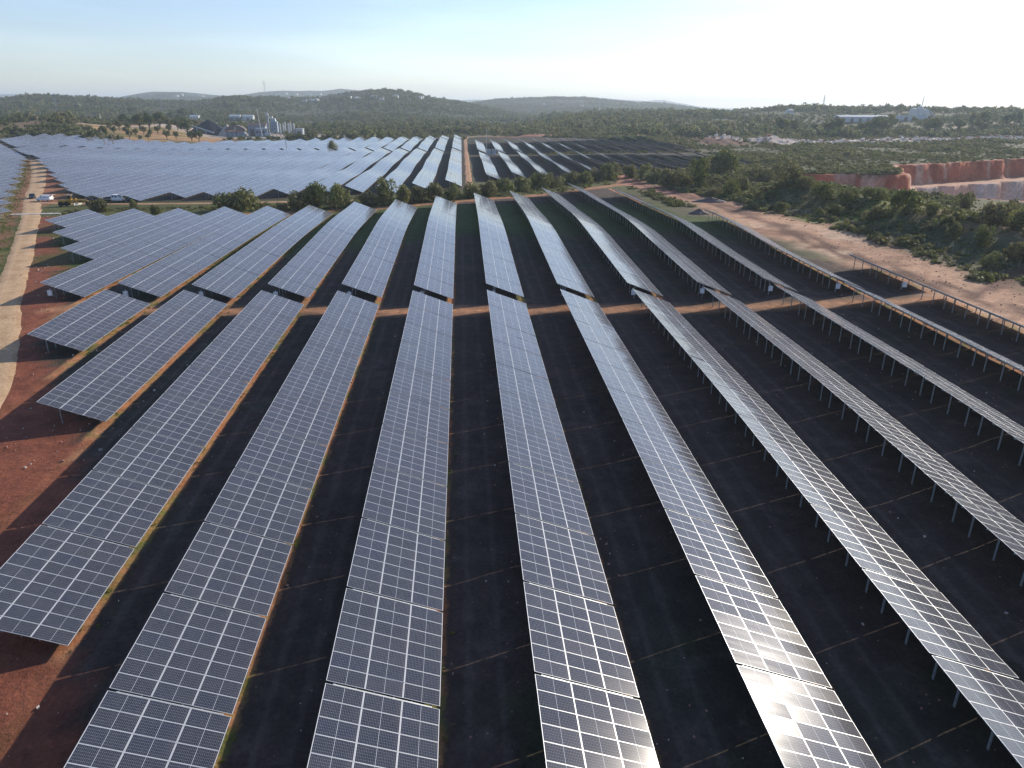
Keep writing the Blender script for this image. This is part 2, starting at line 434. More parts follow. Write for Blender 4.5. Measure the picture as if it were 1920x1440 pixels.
def ground_material():
    mt, nt, b = new_mat('ground')
    at = N(nt, 'ShaderNodeAttribute'); at.attribute_name = 'albedo'
    geo = N(nt, 'ShaderNodeNewGeometry')
    sep = N(nt, 'ShaderNodeSeparateXYZ'); nt.links.new(geo.outputs['Position'], sep.inputs[0])
    def noise(s, d=5, rough=0.6):
        n = N(nt, 'ShaderNodeTexNoise'); n.inputs['Scale'].default_value = s; n.inputs['Detail'].default_value = d
        n.inputs['Roughness'].default_value = rough
        nt.links.new(geo.outputs['Position'], n.inputs['Vector']); return n.outputs[0]
    n1, n2, n3, n4 = noise(0.045, 6), noise(0.6, 6, 0.7), noise(4.0, 4, 0.75), noise(0.22, 4)
    col = at.outputs['Color']
    # sunlit strip painted tan into the soil along the low edge of every row
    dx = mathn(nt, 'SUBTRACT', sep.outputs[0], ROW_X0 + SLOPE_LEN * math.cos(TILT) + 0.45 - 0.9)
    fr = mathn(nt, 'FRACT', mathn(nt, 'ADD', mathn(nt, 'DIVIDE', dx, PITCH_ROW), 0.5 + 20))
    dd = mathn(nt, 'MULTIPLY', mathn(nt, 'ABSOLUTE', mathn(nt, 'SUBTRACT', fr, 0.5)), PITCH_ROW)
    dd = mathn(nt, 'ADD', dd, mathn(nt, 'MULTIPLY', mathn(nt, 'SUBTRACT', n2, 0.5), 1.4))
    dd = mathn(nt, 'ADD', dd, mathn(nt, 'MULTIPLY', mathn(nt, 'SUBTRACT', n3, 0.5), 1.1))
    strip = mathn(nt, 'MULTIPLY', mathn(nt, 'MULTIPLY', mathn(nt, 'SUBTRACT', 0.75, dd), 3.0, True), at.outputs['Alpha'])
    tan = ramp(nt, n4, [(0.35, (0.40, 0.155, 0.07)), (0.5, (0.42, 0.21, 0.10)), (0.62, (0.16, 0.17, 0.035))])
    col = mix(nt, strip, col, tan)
    # wheel tracks and trodden patches down the middle of every lane
    lx = mathn(nt, 'FRACT', mathn(nt, 'ADD', mathn(nt, 'DIVIDE', mathn(nt, 'SUBTRACT', sep.outputs[0], ROW_X0 + SLOPE_LEN * math.cos(TILT) + 2.5), PITCH_ROW), 20.5))
    ld = mathn(nt, 'ABSOLUTE', mathn(nt, 'SUBTRACT', mathn(nt, 'ABSOLUTE', mathn(nt, 'MULTIPLY', mathn(nt, 'SUBTRACT', lx, 0.5), PITCH_ROW)), 0.95))
    ld = mathn(nt, 'ADD', ld, mathn(nt, 'MULTIPLY', mathn(nt, 'SUBTRACT', n4, 0.5), 1.3))
    trk = mathn(nt, 'MULTIPLY', mathn(nt, 'MULTIPLY', mathn(nt, 'SUBTRACT', 0.36, ld), 4.0, True), mathn(nt, 'MULTIPLY', at.outputs['Alpha'], 0.34))
    col = mix(nt, trk, col, (0.135, 0.100, 0.082))
    pat = mathn(nt, 'MULTIPLY', mathn(nt, 'MULTIPLY', mathn(nt, 'SUBTRACT', n4, 0.56), 9.0, True), mathn(nt, 'MULTIPLY', at.outputs['Alpha'], 0.32))
    col = mix(nt, pat, col, (0.150, 0.115, 0.095))
    v = ramp(nt, n1, [(0.3, (0.78,) * 3), (0.7, (1.2,) * 3)])
    col = mix(nt, 1.0, col, v, 'MULTIPLY')
    v = ramp(nt, n2, [(0.25, (0.6,) * 3), (0.75, (1.4,) * 3)])
    col = mix(nt, 1.0, col, v, 'MULTIPLY')
    v = ramp(nt, n3, [(0.3, (0.7,) * 3), (0.7, (1.3,) * 3)])
    col = mix(nt, 1.0, col, v, 'MULTIPLY')
    # scattered pale stones
    vo = N(nt, 'ShaderNodeTexVoronoi'); vo.inputs['Scale'].default_value = 1.4
    nt.links.new(geo.outputs['Position'], vo.inputs['Vector'])
    st = mathn(nt, 'LESS_THAN', vo.outputs['Distance'], mathn(nt, 'MULTIPLY', mathn(nt, 'SUBTRACT', n2, 0.42), 0.55))
    col = mix(nt, mathn(nt, 'MULTIPLY', st, 0.45), col, (0.42, 0.30, 0.24))
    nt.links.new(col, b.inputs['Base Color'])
    b.inputs['Roughness'].default_value = 0.95
    b.inputs['Specular IOR Level'].default_value = 0.15
    h = mathn(nt, 'ADD', mathn(nt, 'MULTIPLY', n2, 1.0), mathn(nt, 'MULTIPLY', n3, 0.35))
    bump(nt, b, h, 0.7, 0.25)
    return mt

# ------------------------------------------------------------------ ground sheet
def axis(a, b, step, lo, hi, growth):
    mid = list(np.arange(a, b + 1e-6, step))
    s = step; x = a; left = []
    while x > lo:
        s *= growth; x -= s; left.append(x)
    s = step; x = b; right = []
    while x < hi:
        s *= growth; x += s; right.append(x)
    return np.array(left[::-1] + mid + right)

ROAD_L = [(-46, 62), (-52, 78), (-58.1, 90.2), (-64, 101), (-72.5, 117.9), (-88.9, 151.2), (-105, 183), (-118.7, 210.2), (-140, 250), (-166.5, 304), (-190, 349), (-209, 385), (-222, 408)]
ROAD_X = [(-136, 238), (-122, 233.5), (-100, 231), (-80, 231), (-63, 232), (-45, 232), (-30, 235)]          # cross road behind the middle block
TRACK_B = [(-60, 205), (-45, 207), (-30, 212), (-18, 216), (-8, 221), (4, 228), (16, 235), (30, 246), (42, 262), (52, 272), (62, 282), (66, 300)]
TRACK_R = [(66, 330), (66, 300), (66, 280), (70, 250), (74, 225), (74, 195), (74.5, 170), (77, 150), (81, 128), (82, 110), (82, 95), (84, 70), (86, 30)]
ROAD_C = [(2.6, 262), (2.6, 300), (2.7, 420), (2.8, 560), (3, 660), (6, 700)]

def blend(c, w, col):
    w = np.clip(w, 0, 1)[..., None]
    return c * (1 - w) + np.array(col) * w

def surface(x, y, z):
    """albedo of the ground and how much scrub grows there"""
    n_big = fbm(x, y, 60, 101, 4); n_mid = fbm(x, y, 14, 102, 4); n_s = fbm(x, y, 4.5, 103, 3)
    r = np.hypot(x, y)
    c = np.zeros(x.shape + (3,)) + np.array((0.100, 0.092, 0.050))
    c = blend(c, sstep(-0.1, 0.35, n_big + 0.5 * n_mid), (0.070, 0.076, 0.034))
    veg = np.ones_like(x)
    c = blend(c, sstep(700, 1300, r) * 0.7, (0.052, 0.056, 0.030))
    # left of the road: verge, then a second array
    c = blend(c, (x < -60) * sstep(700, 400, y) * 0.8, (0.13, 0.12, 0.045))
    # the solar field
    field = (x > -120 - (y > 225) * 130) * (x < 72) * sstep(6, 3, -np.minimum(0, y + 60)) * (y < 214)
    soil = np.zeros_like(c) + np.array((0.072, 0.048, 0.038))  # soil colour darkened to paint in the shade between the rows
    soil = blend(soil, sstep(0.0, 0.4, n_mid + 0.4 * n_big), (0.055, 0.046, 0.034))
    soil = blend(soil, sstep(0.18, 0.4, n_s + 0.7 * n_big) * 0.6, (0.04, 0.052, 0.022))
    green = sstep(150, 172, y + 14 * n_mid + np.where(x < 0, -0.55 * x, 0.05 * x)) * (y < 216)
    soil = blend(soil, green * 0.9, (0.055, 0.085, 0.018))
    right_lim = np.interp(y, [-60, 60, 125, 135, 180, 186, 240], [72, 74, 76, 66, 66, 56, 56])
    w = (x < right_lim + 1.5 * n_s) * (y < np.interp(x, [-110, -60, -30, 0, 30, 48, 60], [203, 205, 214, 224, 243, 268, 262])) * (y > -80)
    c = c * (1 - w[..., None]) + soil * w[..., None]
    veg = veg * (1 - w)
    # red bare soil between the road and the row ends
    d, f = line_dist(ROAD_L, x, y)
    rd = np.interp(y, [0, 60, 90, 118, 151, 210, 304], [-34, -45, -57, -72, -88, -118, -166])
    red = w * (x < np.interp(y, [0, 30, 66, 86, 110, 137, 156, 175, 205], [-19, -21, -38, -52, -62, -73, -84, -95, -101]) + 3 * n_mid) * (x > rd)
    c = blend(c, red * (0.95 - 0.7 * sstep(0.0, 0.3, n_big + 0.6 * n_mid) * sstep(105, 150, y)), (0.225, 0.076, 0.044))
    # cross path between the two blocks
    pth = np.exp(-((y - 104.4 - 1.0 * n_s) / 1.9) ** 4) * (x > -60) * (x < 80)
    c = blend(c, pth * 0.95, (0.40, 0.20, 0.105))
    # far arrays
    yfar = np.interp(x, [-320, -310, -255, -225, -190, -165, -97, -56, -3, 3], [500, 550, 558, 554, 542, 592, 632, 656, 694, 700])
    ynear = np.interp(x, [-330, -310, -240, -205, -170, -142, -120, -60, 0], [560, 518, 425, 375, 320, 272, 233, 238, 262])
    wf = (y > 236) * (y < 720) * (((x < 3) & (y < yfar) & (y > ynear)) | ((x > 6) & (y > 292))) * (x > -330) * (x < np.interp(y, [236, 300, 310, 380, 450, 570, 720], [3, 40, 75, 150, 150, 150, 30]))
    c = c * (1 - wf[..., None]) + (soil * np.array((0.9, 0.95, 0.9))) * wf[..., None]
    veg = veg * (1 - wf)
    # far-left: earth and tracks at the row ends
    rdx = np.interp(y, [p[1] for p in ROAD_L], [p[0] for p in ROAD_L])
    e = (x > rdx - 3.5) * (x < -125) * (x > -330) * (y > 205) * (y < 470) * np.exp(-(np.clip(line_dist(ROAD_L, x, y)[0] - 4, 0, None) / 6.0) ** 2)
    c = blend(c, e * 0.9, (0.30, 0.125, 0.07)); veg = veg * (1 - e)
    # hedge strip between the blocks: rough grass and earth
    hs = (y > 203) * (y < 290) * (x > -120) * (x < 60) * (1 - w) * (1 - wf)
    c = blend(c, hs * 0.9, (0.085, 0.092, 0.03)); veg = veg * (1 - hs)
    # tracks
    for pts, wd, col, k in ((TRACK_B, 2.2, (0.38, 0.18, 0.095), 0.85),):
        d, f = line_dist(pts, x, y)
        t = sstep(wd + 1.4, wd - 0.6, d + 1.6 * n_s)
        c = blend(c, t * k, col); veg = veg * (1 - t)
    # bare haul road on the right
    d, f = line_dist(TRACK_R, x, y)
    wd = np.interp(y, [0, 90, 130, 165, 190, 230, 260, 330], [7, 7.5, 8.5, 10.5, 8, 6, 4.5, 3.5])
    t = sstep(wd + 3.5, wd - 2.5, d + 5 * n_s + 2 * n_mid)
    bare = np.zeros_like(c) + np.array((0.43, 0.25, 0.155))
    bare = blend(bare, sstep(0.05, 0.4, n_mid), (0.50, 0.34, 0.23))
    bare = blend(bare, sstep(0.0, -0.35, n_s + 0.5 * n_mid), (0.27, 0.145, 0.09))
    bare = blend(bare, sstep(215, 250, y) * 0.8, (0.40, 0.17, 0.11))
    tr = t * (1 - w * (x < right_lim - 4))
    c = c * (1 - tr[..., None]) + bare * tr[..., None]
    veg = veg * (1 - np.clip(t * 1.3, 0, 1))
    # wheel ruts of churned dark earth
    rut1 = [(66, 300), (68.5, 262), (71.5, 240), (73, 215), (72.5, 190), (72.2, 165), (73, 150), (75.5, 134), (77.5, 118), (79, 105), (82, 92), (86, 70)]
    rut2 = [(79, 105), (88, 112), (97, 120), (108, 124)]
    for q, (pts, ww) in enumerate(((rut1, 0.9), (rut2, 1.3), ([(p[0] + 2.6, p[1] + 1) for p in rut1], 0.6))):
        d, f = line_dist(pts, x, y)
        t = sstep(ww + 0.9, ww - 0.4, d + 1.2 * n_s)
        c = blend(c, t * 0.95, (0.12, 0.058, 0.040))
    # quarry: red faces, paler lower face, dusty floor
    s1 = inside(PIT, x, y); s2 = inside(BENCH, x, y)
    q1 = sstep(-4.5, -1.0, s1)
    qc = np.zeros_like(c) + np.array((0.42, 0.125, 0.062))
    qc = blend(qc, sstep(-0.1, 0.35, fbm(x, y, 9, 120, 4)), (0.31, 0.078, 0.040))
    qc = blend(qc, sstep(0.08, 0.4, fbm(x, y, 5, 121, 4)), (0.50, 0.30, 0.21))
    qc = blend(qc, sstep(2.5, 6, s1) * 0.9, (0.50, 0.29, 0.19))
    low = sstep(-2.5, 0.5, s2)
    lc = np.zeros_like(c) + np.array((0.50, 0.30, 0.22))
    lc = blend(lc, sstep(-0.05, 0.3, fbm(x, y, 12, 122, 4)), (0.46, 0.35, 0.29))
    qc = qc * (1 - low[..., None]) + lc * low[..., None]
    c = c * (1 - q1[..., None]) + qc * q1[..., None]
    veg = veg * (1 - sstep(-3.5, -1.5, s1))
    # berm top: worn earth and grass
    d, f = line_dist(BERM, x, y)
    t = np.exp(-((d - 1.5) / 5.0) ** 2) * sstep(0.0, 0.3, n_mid + 0.2) * (f > 0.3)
    c = blend(c, t * 0.75, (0.30, 0.19, 0.11)); 
    # bright grass among the scrub
    t = sstep(0.12, 0.32, fbm(x, y, 22, 130, 3)) * sstep(60, 75, x) * (y < 330) * (y > 90) * veg
    c = blend(c, t * 0.75, (0.14, 0.17, 0.03))
    # workings beyond the scrub
    for (hx, hy, hr, hh) in HEAPS:
        d = np.hypot(x - hx, y - hy) / hr
        t = sstep(1.35, 0.8, d + 0.5 * n_mid)
        c = blend(c, t * 0.8 * sstep(-0.2, 0.1, n_mid + 0.2), (0.20, 0.095, 0.070) if hx < 400 else (0.34, 0.24, 0.19)); veg = veg * (1 - 0.75 * t)
    yard = [(205, 562), (250, 552), (330, 577), (430, 602), (480, 625), (420, 636), (300, 607), (210, 590)]
    t = sstep(-6, 6, inside(yard, x, y) + 26 * n_mid)
    c = blend(c, t * 0.9, (0.52, 0.44, 0.38)); veg = veg * (1 - t)
    # dirt beyond the far arrays, tracks and clearings
    for pts, wd, col in (([(6, 690), (30, 720), (70, 760), (95, 775)], 4, (0.45, 0.32, 0.2)), ([(30, 690), (90, 700), (180, 720), (330, 760), (700, 820)], 3.5, (0.36, 0.24, 0.17)),
                         ([(40, 690), (70, 690), (105, 670)], 11, (0.33, 0.15, 0.10))):
        d, f = line_dist(pts, x, y)
        t = sstep(wd + 4, wd - 1, d + 6 * n_s); c = blend(c, t * 0.85, col); veg = veg * (1 - t)
    # orchard, plant yard and fields behind the arrays on the left
    orchard = [(-262, 585), (-232, 575), (-190, 600), (-190, 670), (-225, 760), (-330, 800), (-340, 700)]
    t = sstep(-6, 6, inside(orchard, x, y) + 16 * n_mid)
    oc = np.zeros_like(c) + np.array((0.40, 0.235, 0.12)); oc = blend(oc, sstep(-0.05, 0.25, fbm(x, y * 2.5, 26, 131, 3)), (0.20, 0.17, 0.06))
    c = c * (1 - t[..., None]) + oc * t[..., None]; veg = veg * (1 - t)
    yard2 = [(-235, 690), (-120, 668), (-95, 680), (-105, 730), (-150, 790), (-260, 830), (-330, 860), (-320, 800)]
    t = sstep(-5, 5, inside(yard2, x, y) + 8 * n_mid)
    c = blend(c, t * 0.92, (0.42, 0.34, 0.27)); veg = veg * (1 - t)
    fields = [(-480, 1125), (-300, 1130), (-290, 1215), (-470, 1225)]
    t = sstep(-8, 8, inside(fields, x, y) + 10 * n_mid); c = blend(c, t * 0.85, (0.16, 0.17, 0.05)); veg = veg * (1 - t)
    brown = [(-352, 598), (-312, 628), (-345, 700), (-385, 760), (-400, 700)]
    t = sstep(-8, 8, inside(brown, x, y) + 14 * n_mid); c = blend(c, t * 0.85, (0.21, 0.135, 0.08)); veg = veg * (1 - t * 0.93)
    lane = [(-385, 775), (-357, 735), (-338, 721), (-315, 712), (-305, 735), (-300, 790), (-280, 830)]
    lane2 = [(-560, 1130), (-480, 1115), (-380, 1108), (-290, 1112)]
    d = np.minimum(line_dist(lane, x, y)[0], line_dist(lane2, x, y)[0] * 0.6); t = sstep(9, 3, d + 5 * n_s); c = blend(c, t * 0.9, (0.50, 0.40, 0.31)); veg = veg * (1 - t)
    # the left road's own bed, and worn stripes in the verge beside it
    d, f = line_dist(ROAD_L, x, y)
    rdx2 = np.interp(y, [p[1] for p in ROAD_L], [p[0] for p in ROAD_L])
    for dd_, ww in ((4.2, 0.9), (8.5, 1.3), (12.0, 1.0)):
        t = sstep(ww + 0.8, ww - 0.6, np.abs(d - dd_) + 1.5 * n_s) * (x < rdx2) * (y > 60) * (y < 420)
        c = blend(c, t * 0.85, (0.40, 0.25, 0.14) if dd_ > 5 else (0.24, 0.11, 0.07))
    veg = veg * sstep(4, 9, d)
    strip_ok = (w * (1 - green * 0.75) * (1 - pth * 0.9) * (1 - 0.9 * red)).astype(float)
    return c, veg, strip_ok

gx = axis(-172, 342, 1.7, -9000, 9000, 1.055)
gy = axis(-6, 458, 1.7, -1200, 14000, 1.045)
GX, GY = np.meshgrid(gx, gy)
GZ = ground(GX, GY)
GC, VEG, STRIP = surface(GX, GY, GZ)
nx, ny = len(gx), len(gy)
verts = np.stack([GX, GY, GZ], -1).reshape(-1, 3)
ii = np.arange(nx * ny).reshape(ny, nx)
quads = np.stack([ii[:-1, :-1], ii[:-1, 1:], ii[1:, 1:], ii[1:, :-1]], -1).reshape(-1, 4)
me = bpy.data.meshes.new('ground')
me.vertices.add(len(verts)); me.vertices.foreach_set('co', verts.astype(np.float32).ravel())
me.loops.add(quads.size); me.loops.foreach_set('vertex_index', quads.astype(np.int32).ravel())
me.polygons.add(len(quads)); me.polygons.foreach_set('loop_start', (np.arange(len(quads)) * 4).astype(np.int32))
me.update(calc_edges=True)
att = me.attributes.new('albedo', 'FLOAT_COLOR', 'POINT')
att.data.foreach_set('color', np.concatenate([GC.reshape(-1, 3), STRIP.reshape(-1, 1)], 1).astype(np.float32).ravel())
me.polygons.foreach_set('use_smooth', np.ones(len(quads), bool))
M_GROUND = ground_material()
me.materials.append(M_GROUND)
ground_o = link(bpy.data.objects.new('ground', me))
tag(ground_o, kind='structure')

# ------------------------------------------------------------------ roads
def road_material(name, base, dark, pale):
    mt, nt, b = new_mat(name)
    geo = N(nt, 'ShaderNodeNewGeometry')
    uv = N(nt, 'ShaderNodeUVMap')
    sp = N(nt, 'ShaderNodeSeparateXYZ'); nt.links.new(uv.outputs[0], sp.inputs[0])
    n1 = N(nt, 'ShaderNodeTexNoise'); n1.inputs['Scale'].default_value = 0.35; n1.inputs['Detail'].default_value = 7
    n2 = N(nt, 'ShaderNodeTexNoise'); n2.inputs['Scale'].default_value = 3.0; n2.inputs['Detail'].default_value = 5
    for n in (n1, n2): nt.links.new(geo.outputs['Position'], n.inputs['Vector'])
    c = ramp(nt, n1.outputs[0], [(0.3, dark), (0.5, base), (0.7, pale)])
    # two packed wheel tracks
    w = mathn(nt, 'ABSOLUTE', mathn(nt, 'SUBTRACT', mathn(nt, 'ABSOLUTE', mathn(nt, 'SUBTRACT', sp.outputs[0], 0.5)), 0.2))
    w = mathn(nt, 'ADD', w, mathn(nt, 'MULTIPLY', mathn(nt, 'SUBTRACT', n1.outputs[0], 0.5), 0.25))
    tr = mathn(nt, 'LESS_THAN', w, 0.07)
    c = mix(nt, mathn(nt, 'MULTIPLY', tr, 0.4), c, pale)
    c = mix(nt, 1.0, c, ramp(nt, n2.outputs[0], [(0.25, (0.72,) * 3), (0.75, (1.22,) * 3)]), 'MULTIPLY')
    nt.links.new(c, b.inputs['Base Color'])
    b.inputs['Roughness'].default_value = 0.95; b.inputs['Specular IOR Level'].default_value = 0.15
    bump(nt, b, n2.outputs[0], 0.5, 0.08)
    return mt

def smooth_line(pts, step):
    p = np.array(pts, float)
    for _ in range(2):
        q = [p[0]]
        for a, b2 in zip(p[:-1], p[1:]):
            q += [a * 0.75 + b2 * 0.25, a * 0.25 + b2 * 0.75]
        q.append(p[-1]); p = np.array(q)
    d = np.r_[0, np.cumsum(np.hypot(*np.diff(p, axis=0).T))]
    t = np.arange(0, d[-1], step)
    return np.stack([np.interp(t, d, p[:, 0]), np.interp(t, d, p[:, 1])], 1)

def road(name, pts, width, mat, lift=0.09, step=1.5, across=7, seed=1, ragged=0.35):
    L = smooth_line(pts, step)
    T = np.gradient(L, axis=0); T /= np.hypot(T[:, 0], T[:, 1])[:, None]
    Nn = np.stack([-T[:, 1], T[:, 0]], 1)
    n = len(L); k = np.linspace(-0.5, 0.5, across)
    wl = 1 + ragged * 1.6 * fbm(L[:, 0], L[:, 1], 5, seed, 3); wr = 1 + ragged * 1.6 * fbm(L[:, 0], L[:, 1], 5, seed + 9, 3)
    wd = width(L[:, 1]) if callable(width) else np.full(n, width)
    V = np.zeros((n, across, 3))
    for j, kk in enumerate(k):
        ww = wd * (wl if kk < 0 else wr)
        V[:, j, :2] = L + Nn * (kk * ww)[:, None]
    V[:, :, 2] = ground(V[:, :, 0], V[:, :, 1]) + lift
    V[:, 0, 2] -= lift * 2.2; V[:, -1, 2] -= lift * 2.2
    idx = np.arange(n * across).reshape(n, across)
    F = np.stack([idx[:-1, :-1], idx[1:, :-1], idx[1:, 1:], idx[:-1, 1:]], -1).reshape(-1, 4)
    uu = np.stack([np.broadcast_to(k + 0.5, (n, across)), np.broadcast_to(np.arange(n)[:, None] * step, (n, across))], -1).reshape(-1, 2)
    o = bpy.data.objects.new(name, mesh_from(name, V.reshape(-1, 3), F[:, ::-1], [mat], smooth=True, uvs=uu[F[:, ::-1].ravel()]))
    link(o); tag(o, kind='structure')
    return o

M_ROAD = road_material('pale_dirt', (0.48, 0.32, 0.185), (0.40, 0.25, 0.14), (0.56, 0.39, 0.24))
M_ROAD2 = road_material('red_dirt', (0.43, 0.24, 0.14), (0.35, 0.17, 0.095), (0.50, 0.31, 0.20))
road('dirt_road', ROAD_L, lambda y: np.interp(y, [60, 100, 200, 300, 410], [4.6, 4.8, 5.4, 6.5, 8.0]), M_ROAD, seed=4, ragged=0.11)
road('cross_road', ROAD_X, 3.4, M_ROAD2, seed=5, lift=0.1)
road('field_road', ROAD_C, 3.2, M_ROAD2, seed=6, lift=0.14, step=3)

# ------------------------------------------------------------------ solar panels
def glass_material():
    mt, nt, b = new_mat('solar_glass')
    uv = N(nt, 'ShaderNodeUVMap')
    sp = N(nt, 'ShaderNodeSeparateXYZ'); nt.links.new(uv.outputs[0], sp.inputs[0])
    u, v = sp.outputs[0], sp.outputs[1]
    def near(x, period, off, w):
        f = mathn(nt, 'FRACT', mathn(nt, 'ADD', mathn(nt, 'DIVIDE', mathn(nt, 'SUBTRACT', x, off), period), 10.5))
        d = mathn(nt, 'MULTIPLY', mathn(nt, 'ABSOLUTE', mathn(nt, 'SUBTRACT', f, 0.5)), period)
        return mathn(nt, 'LESS_THAN', d, w)
    lu = near(u, 0.0845, 1.05, 0.0032)
    lv = near(v, 0.166, 0.52, 0.0032)
    mid = mathn(nt, 'LESS_THAN', mathn(nt, 'ABSOLUTE', mathn(nt, 'SUBTRACT', u, 1.05)), 0.010)
    eu = mathn(nt, 'GREATER_THAN', mathn(nt, 'ABSOLUTE', mathn(nt, 'SUBTRACT', u, 1.05)), 1.015)
    ev = mathn(nt, 'GREATER_THAN', mathn(nt, 'ABSOLUTE', mathn(nt, 'SUBTRACT', v, 0.521)), 0.499)
    cells = mathn(nt, 'MULTIPLY', mathn(nt, 'MAXIMUM', lu, lv), 0.55)
    white = mathn(nt, 'MAXIMUM', mathn(nt, 'MAXIMUM', mid, eu), ev)
    w = mathn(nt, 'MAXIMUM', cells, white)
    oi = N(nt, 'ShaderNodeObjectInfo')
    geo = N(nt, 'ShaderNodeNewGeometry')
    nz = N(nt, 'ShaderNodeTexNoise'); nz.inputs['Scale'].default_value = 0.8; nz.inputs['Detail'].default_value = 3
    nt.links.new(geo.outputs['Position'], nz.inputs['Vector'])
    isl = N(nt, 'ShaderNodeNewGeometry')
    rnd = mathn(nt, 'FRACT', mathn(nt, 'ADD', oi.outputs['Random'], mathn(nt, 'MULTIPLY', isl.outputs['Random Per Island'], 7.3)))
    cell = ramp(nt, rnd, [(0.0, (0.012, 0.015, 0.027)), (0.35, (0.017, 0.020, 0.033)), (0.7, (0.013, 0.018, 0.036)), (1.0, (0.024, 0.026, 0.037))])
    col = mix(nt, w, cell, (0.52, 0.54, 0.57))
    # dust, heavier towards the lower frame of each module
    du = N(nt, 'ShaderNodeTexNoise'); du.inputs['Scale'].default_value = 1.7; du.inputs['Detail'].default_value = 6
    nt.links.new(geo.outputs['Position'], du.inputs['Vector'])
    edge = mathn(nt, 'MULTIPLY', mathn(nt, 'SUBTRACT', u, 1.75), 1.6, True)
    dust = mathn(nt, 'ADD', mathn(nt, 'MULTIPLY', mathn(nt, 'SUBTRACT', du.outputs[0], 0.35), 0.10, True), mathn(nt, 'MULTIPLY', edge, mathn(nt, 'MULTIPLY', du.outputs[0], 0.16)))
    col = mix(nt, dust, col, (0.34, 0.27, 0.21))
    nt.links.new(col, b.inputs['Base Color'])
    b.inputs['IOR'].default_value = 1.45
    b.inputs['Sheen Weight'].default_value = 0.25; b.inputs['Sheen Roughness'].default_value = 0.42; b.inputs['Sheen Tint'].default_value = (0.9, 0.86, 0.82, 1)
    nt.links.new(ramp(nt, rnd, [(0.0, (0.10,) * 3), (1.0, (0.145,) * 3)]), b.inputs['Roughness'])
    # slight bowing of the glass across each module
    cmb = N(nt, 'ShaderNodeCombineXYZ')
    nt.links.new(mathn(nt, 'MULTIPLY', u, 0.22), cmb.inputs[0]); nt.links.new(mathn(nt, 'MULTIPLY', v, 1.25), cmb.inputs[1]); nt.links.new(mathn(nt, 'MULTIPLY', rnd, 40.0), cmb.inputs[2])
    bw = N(nt, 'ShaderNodeTexNoise'); bw.inputs['Scale'].default_value = 1.0; bw.inputs['Detail'].default_value = 1
    nt.links.new(cmb.outputs[0], bw.inputs['Vector'])
    bump(nt, b, bw.outputs[0], 0.35, 0.02)
    return mt

M_GLASS = glass_material()
M_ALU = plain('aluminium_frame', (0.52, 0.54, 0.56), 0.42, 0.25, 0.05, 2.0)
M_STEEL = plain('galvanised_steel', (0.40, 0.42, 0.43), 0.5, 0.6, 0.18, 3.0)
M_BOX = plain('white_box_paint', (0.72, 0.73, 0.73), 0.5, 0.0, 0.06, 2.0)
PAN_U, PAN_V, STEP_U, STEP_V, THICK = 2.10, 1.042, 2.115, 1.056, 0.036

def panel_geo():
    """one framed module lying in the u-v plane, low corner at the origin"""
    f = 0.017; g = 0.026
    U, V = PAN_U, PAN_V
    vs = [(0, 0, -THICK), (U, 0, -THICK), (U, V, -THICK), (0, V, -THICK), (0, 0, 0), (U, 0, 0), (U, V, 0), (0, V, 0),
          (g, f, 0), (U - g, f, 0), (U - g, V - f, 0), (g, V - f, 0), (g, f, -0.004), (U - g, f, -0.004), (U - g, V - f, -0.004), (g, V - f, -0.004)]
    fs = [(3, 2, 1, 0), (0, 1, 5, 4), (1, 2, 6, 5), (2, 3, 7, 6), (3, 0, 4, 7),
          (4, 5, 9, 8), (5, 6, 10, 9), (6, 7, 11, 10), (7, 4, 8, 11), (8, 9, 13, 12), (9, 10, 14, 13), (10, 11, 15, 14), (11, 8, 12, 15), (12, 13, 14, 15)]
    mi = [0] * 13 + [1]
    return np.array(vs), fs, mi

PV, PF, PM = panel_geo()

def uv_of(verts0, faces):
    return [(verts0[i][0], verts0[i][1]) for q in faces for i in q]

PANEL_ME = mesh_from('panel', PV, PF, [M_ALU, M_GLASS], PM, uvs=uv_of(PV, PF))

_rng = random.Random(7)
def field_mesh(n, seed, rows=3):
    """n x 3 modules joined: tables too far off to tell the modules apart singly"""
    rg = random.Random(seed)
    vs, fs, mi, uv = [], [], [], []
    for c in range(rows):
        for r in range(n):
            a, b2 = rg.gauss(0, 0.0016), rg.gauss(0, 0.0022)
            P = PV.copy(); P[:, 2] += (P[:, 0] - PAN_U / 2) * a + (P[:, 1] - PAN_V / 2) * b2
            P[:, 0] += c * STEP_U; P[:, 1] += r * STEP_V
            k = len(vs)
            vs += [tuple(p) for p in P]; fs += [tuple(i + k for i in q) for q in PF]; mi += PM; uv += uv_of(PV, PF)
    return mesh_from('panels', vs, fs, [M_ALU, M_GLASS], mi, uvs=uv)

def frame_mesh(length, posts):
    """rails along the row and a rafter over every pair of posts; a last rafter shows in the gap to the next table"""
    mb = MB()
    for u in (0.5, 1.65, 2.65, 3.75, 4.75, 5.85):
        mb.box((u, length / 2 + 0.05, -0.085), (0.06, length + 0.16, 0.075))
    for y in posts:
        mb.box((3.15, y, -0.18), (5.7, 0.08, 0.11))
    mb.box((3.15, length + 0.08, -0.075), (5.5, 0.06, 0.06))
    return mb.mesh('support_frame', [M_STEEL])

def post_mesh(h):
    mb = MB()
    # open C section
    mb.box((0, 0, -h / 2), (0.012, 0.14, h)); mb.box((0.035, 0.066, -h / 2), (0.06, 0.012, h)); mb.box((0.035, -0.066, -h / 2), (0.06, 0.012, h))
    return mb.mesh('post', [M_STEEL])
POST_HI, POST_LO = post_mesh(3.1), post_mesh(1.5)
U_HI, U_LO = 1.55, 5.45

_cache = {}
def cached(key, fn):
    if key not in _cache: _cache[key] = fn()
    return _cache[key]

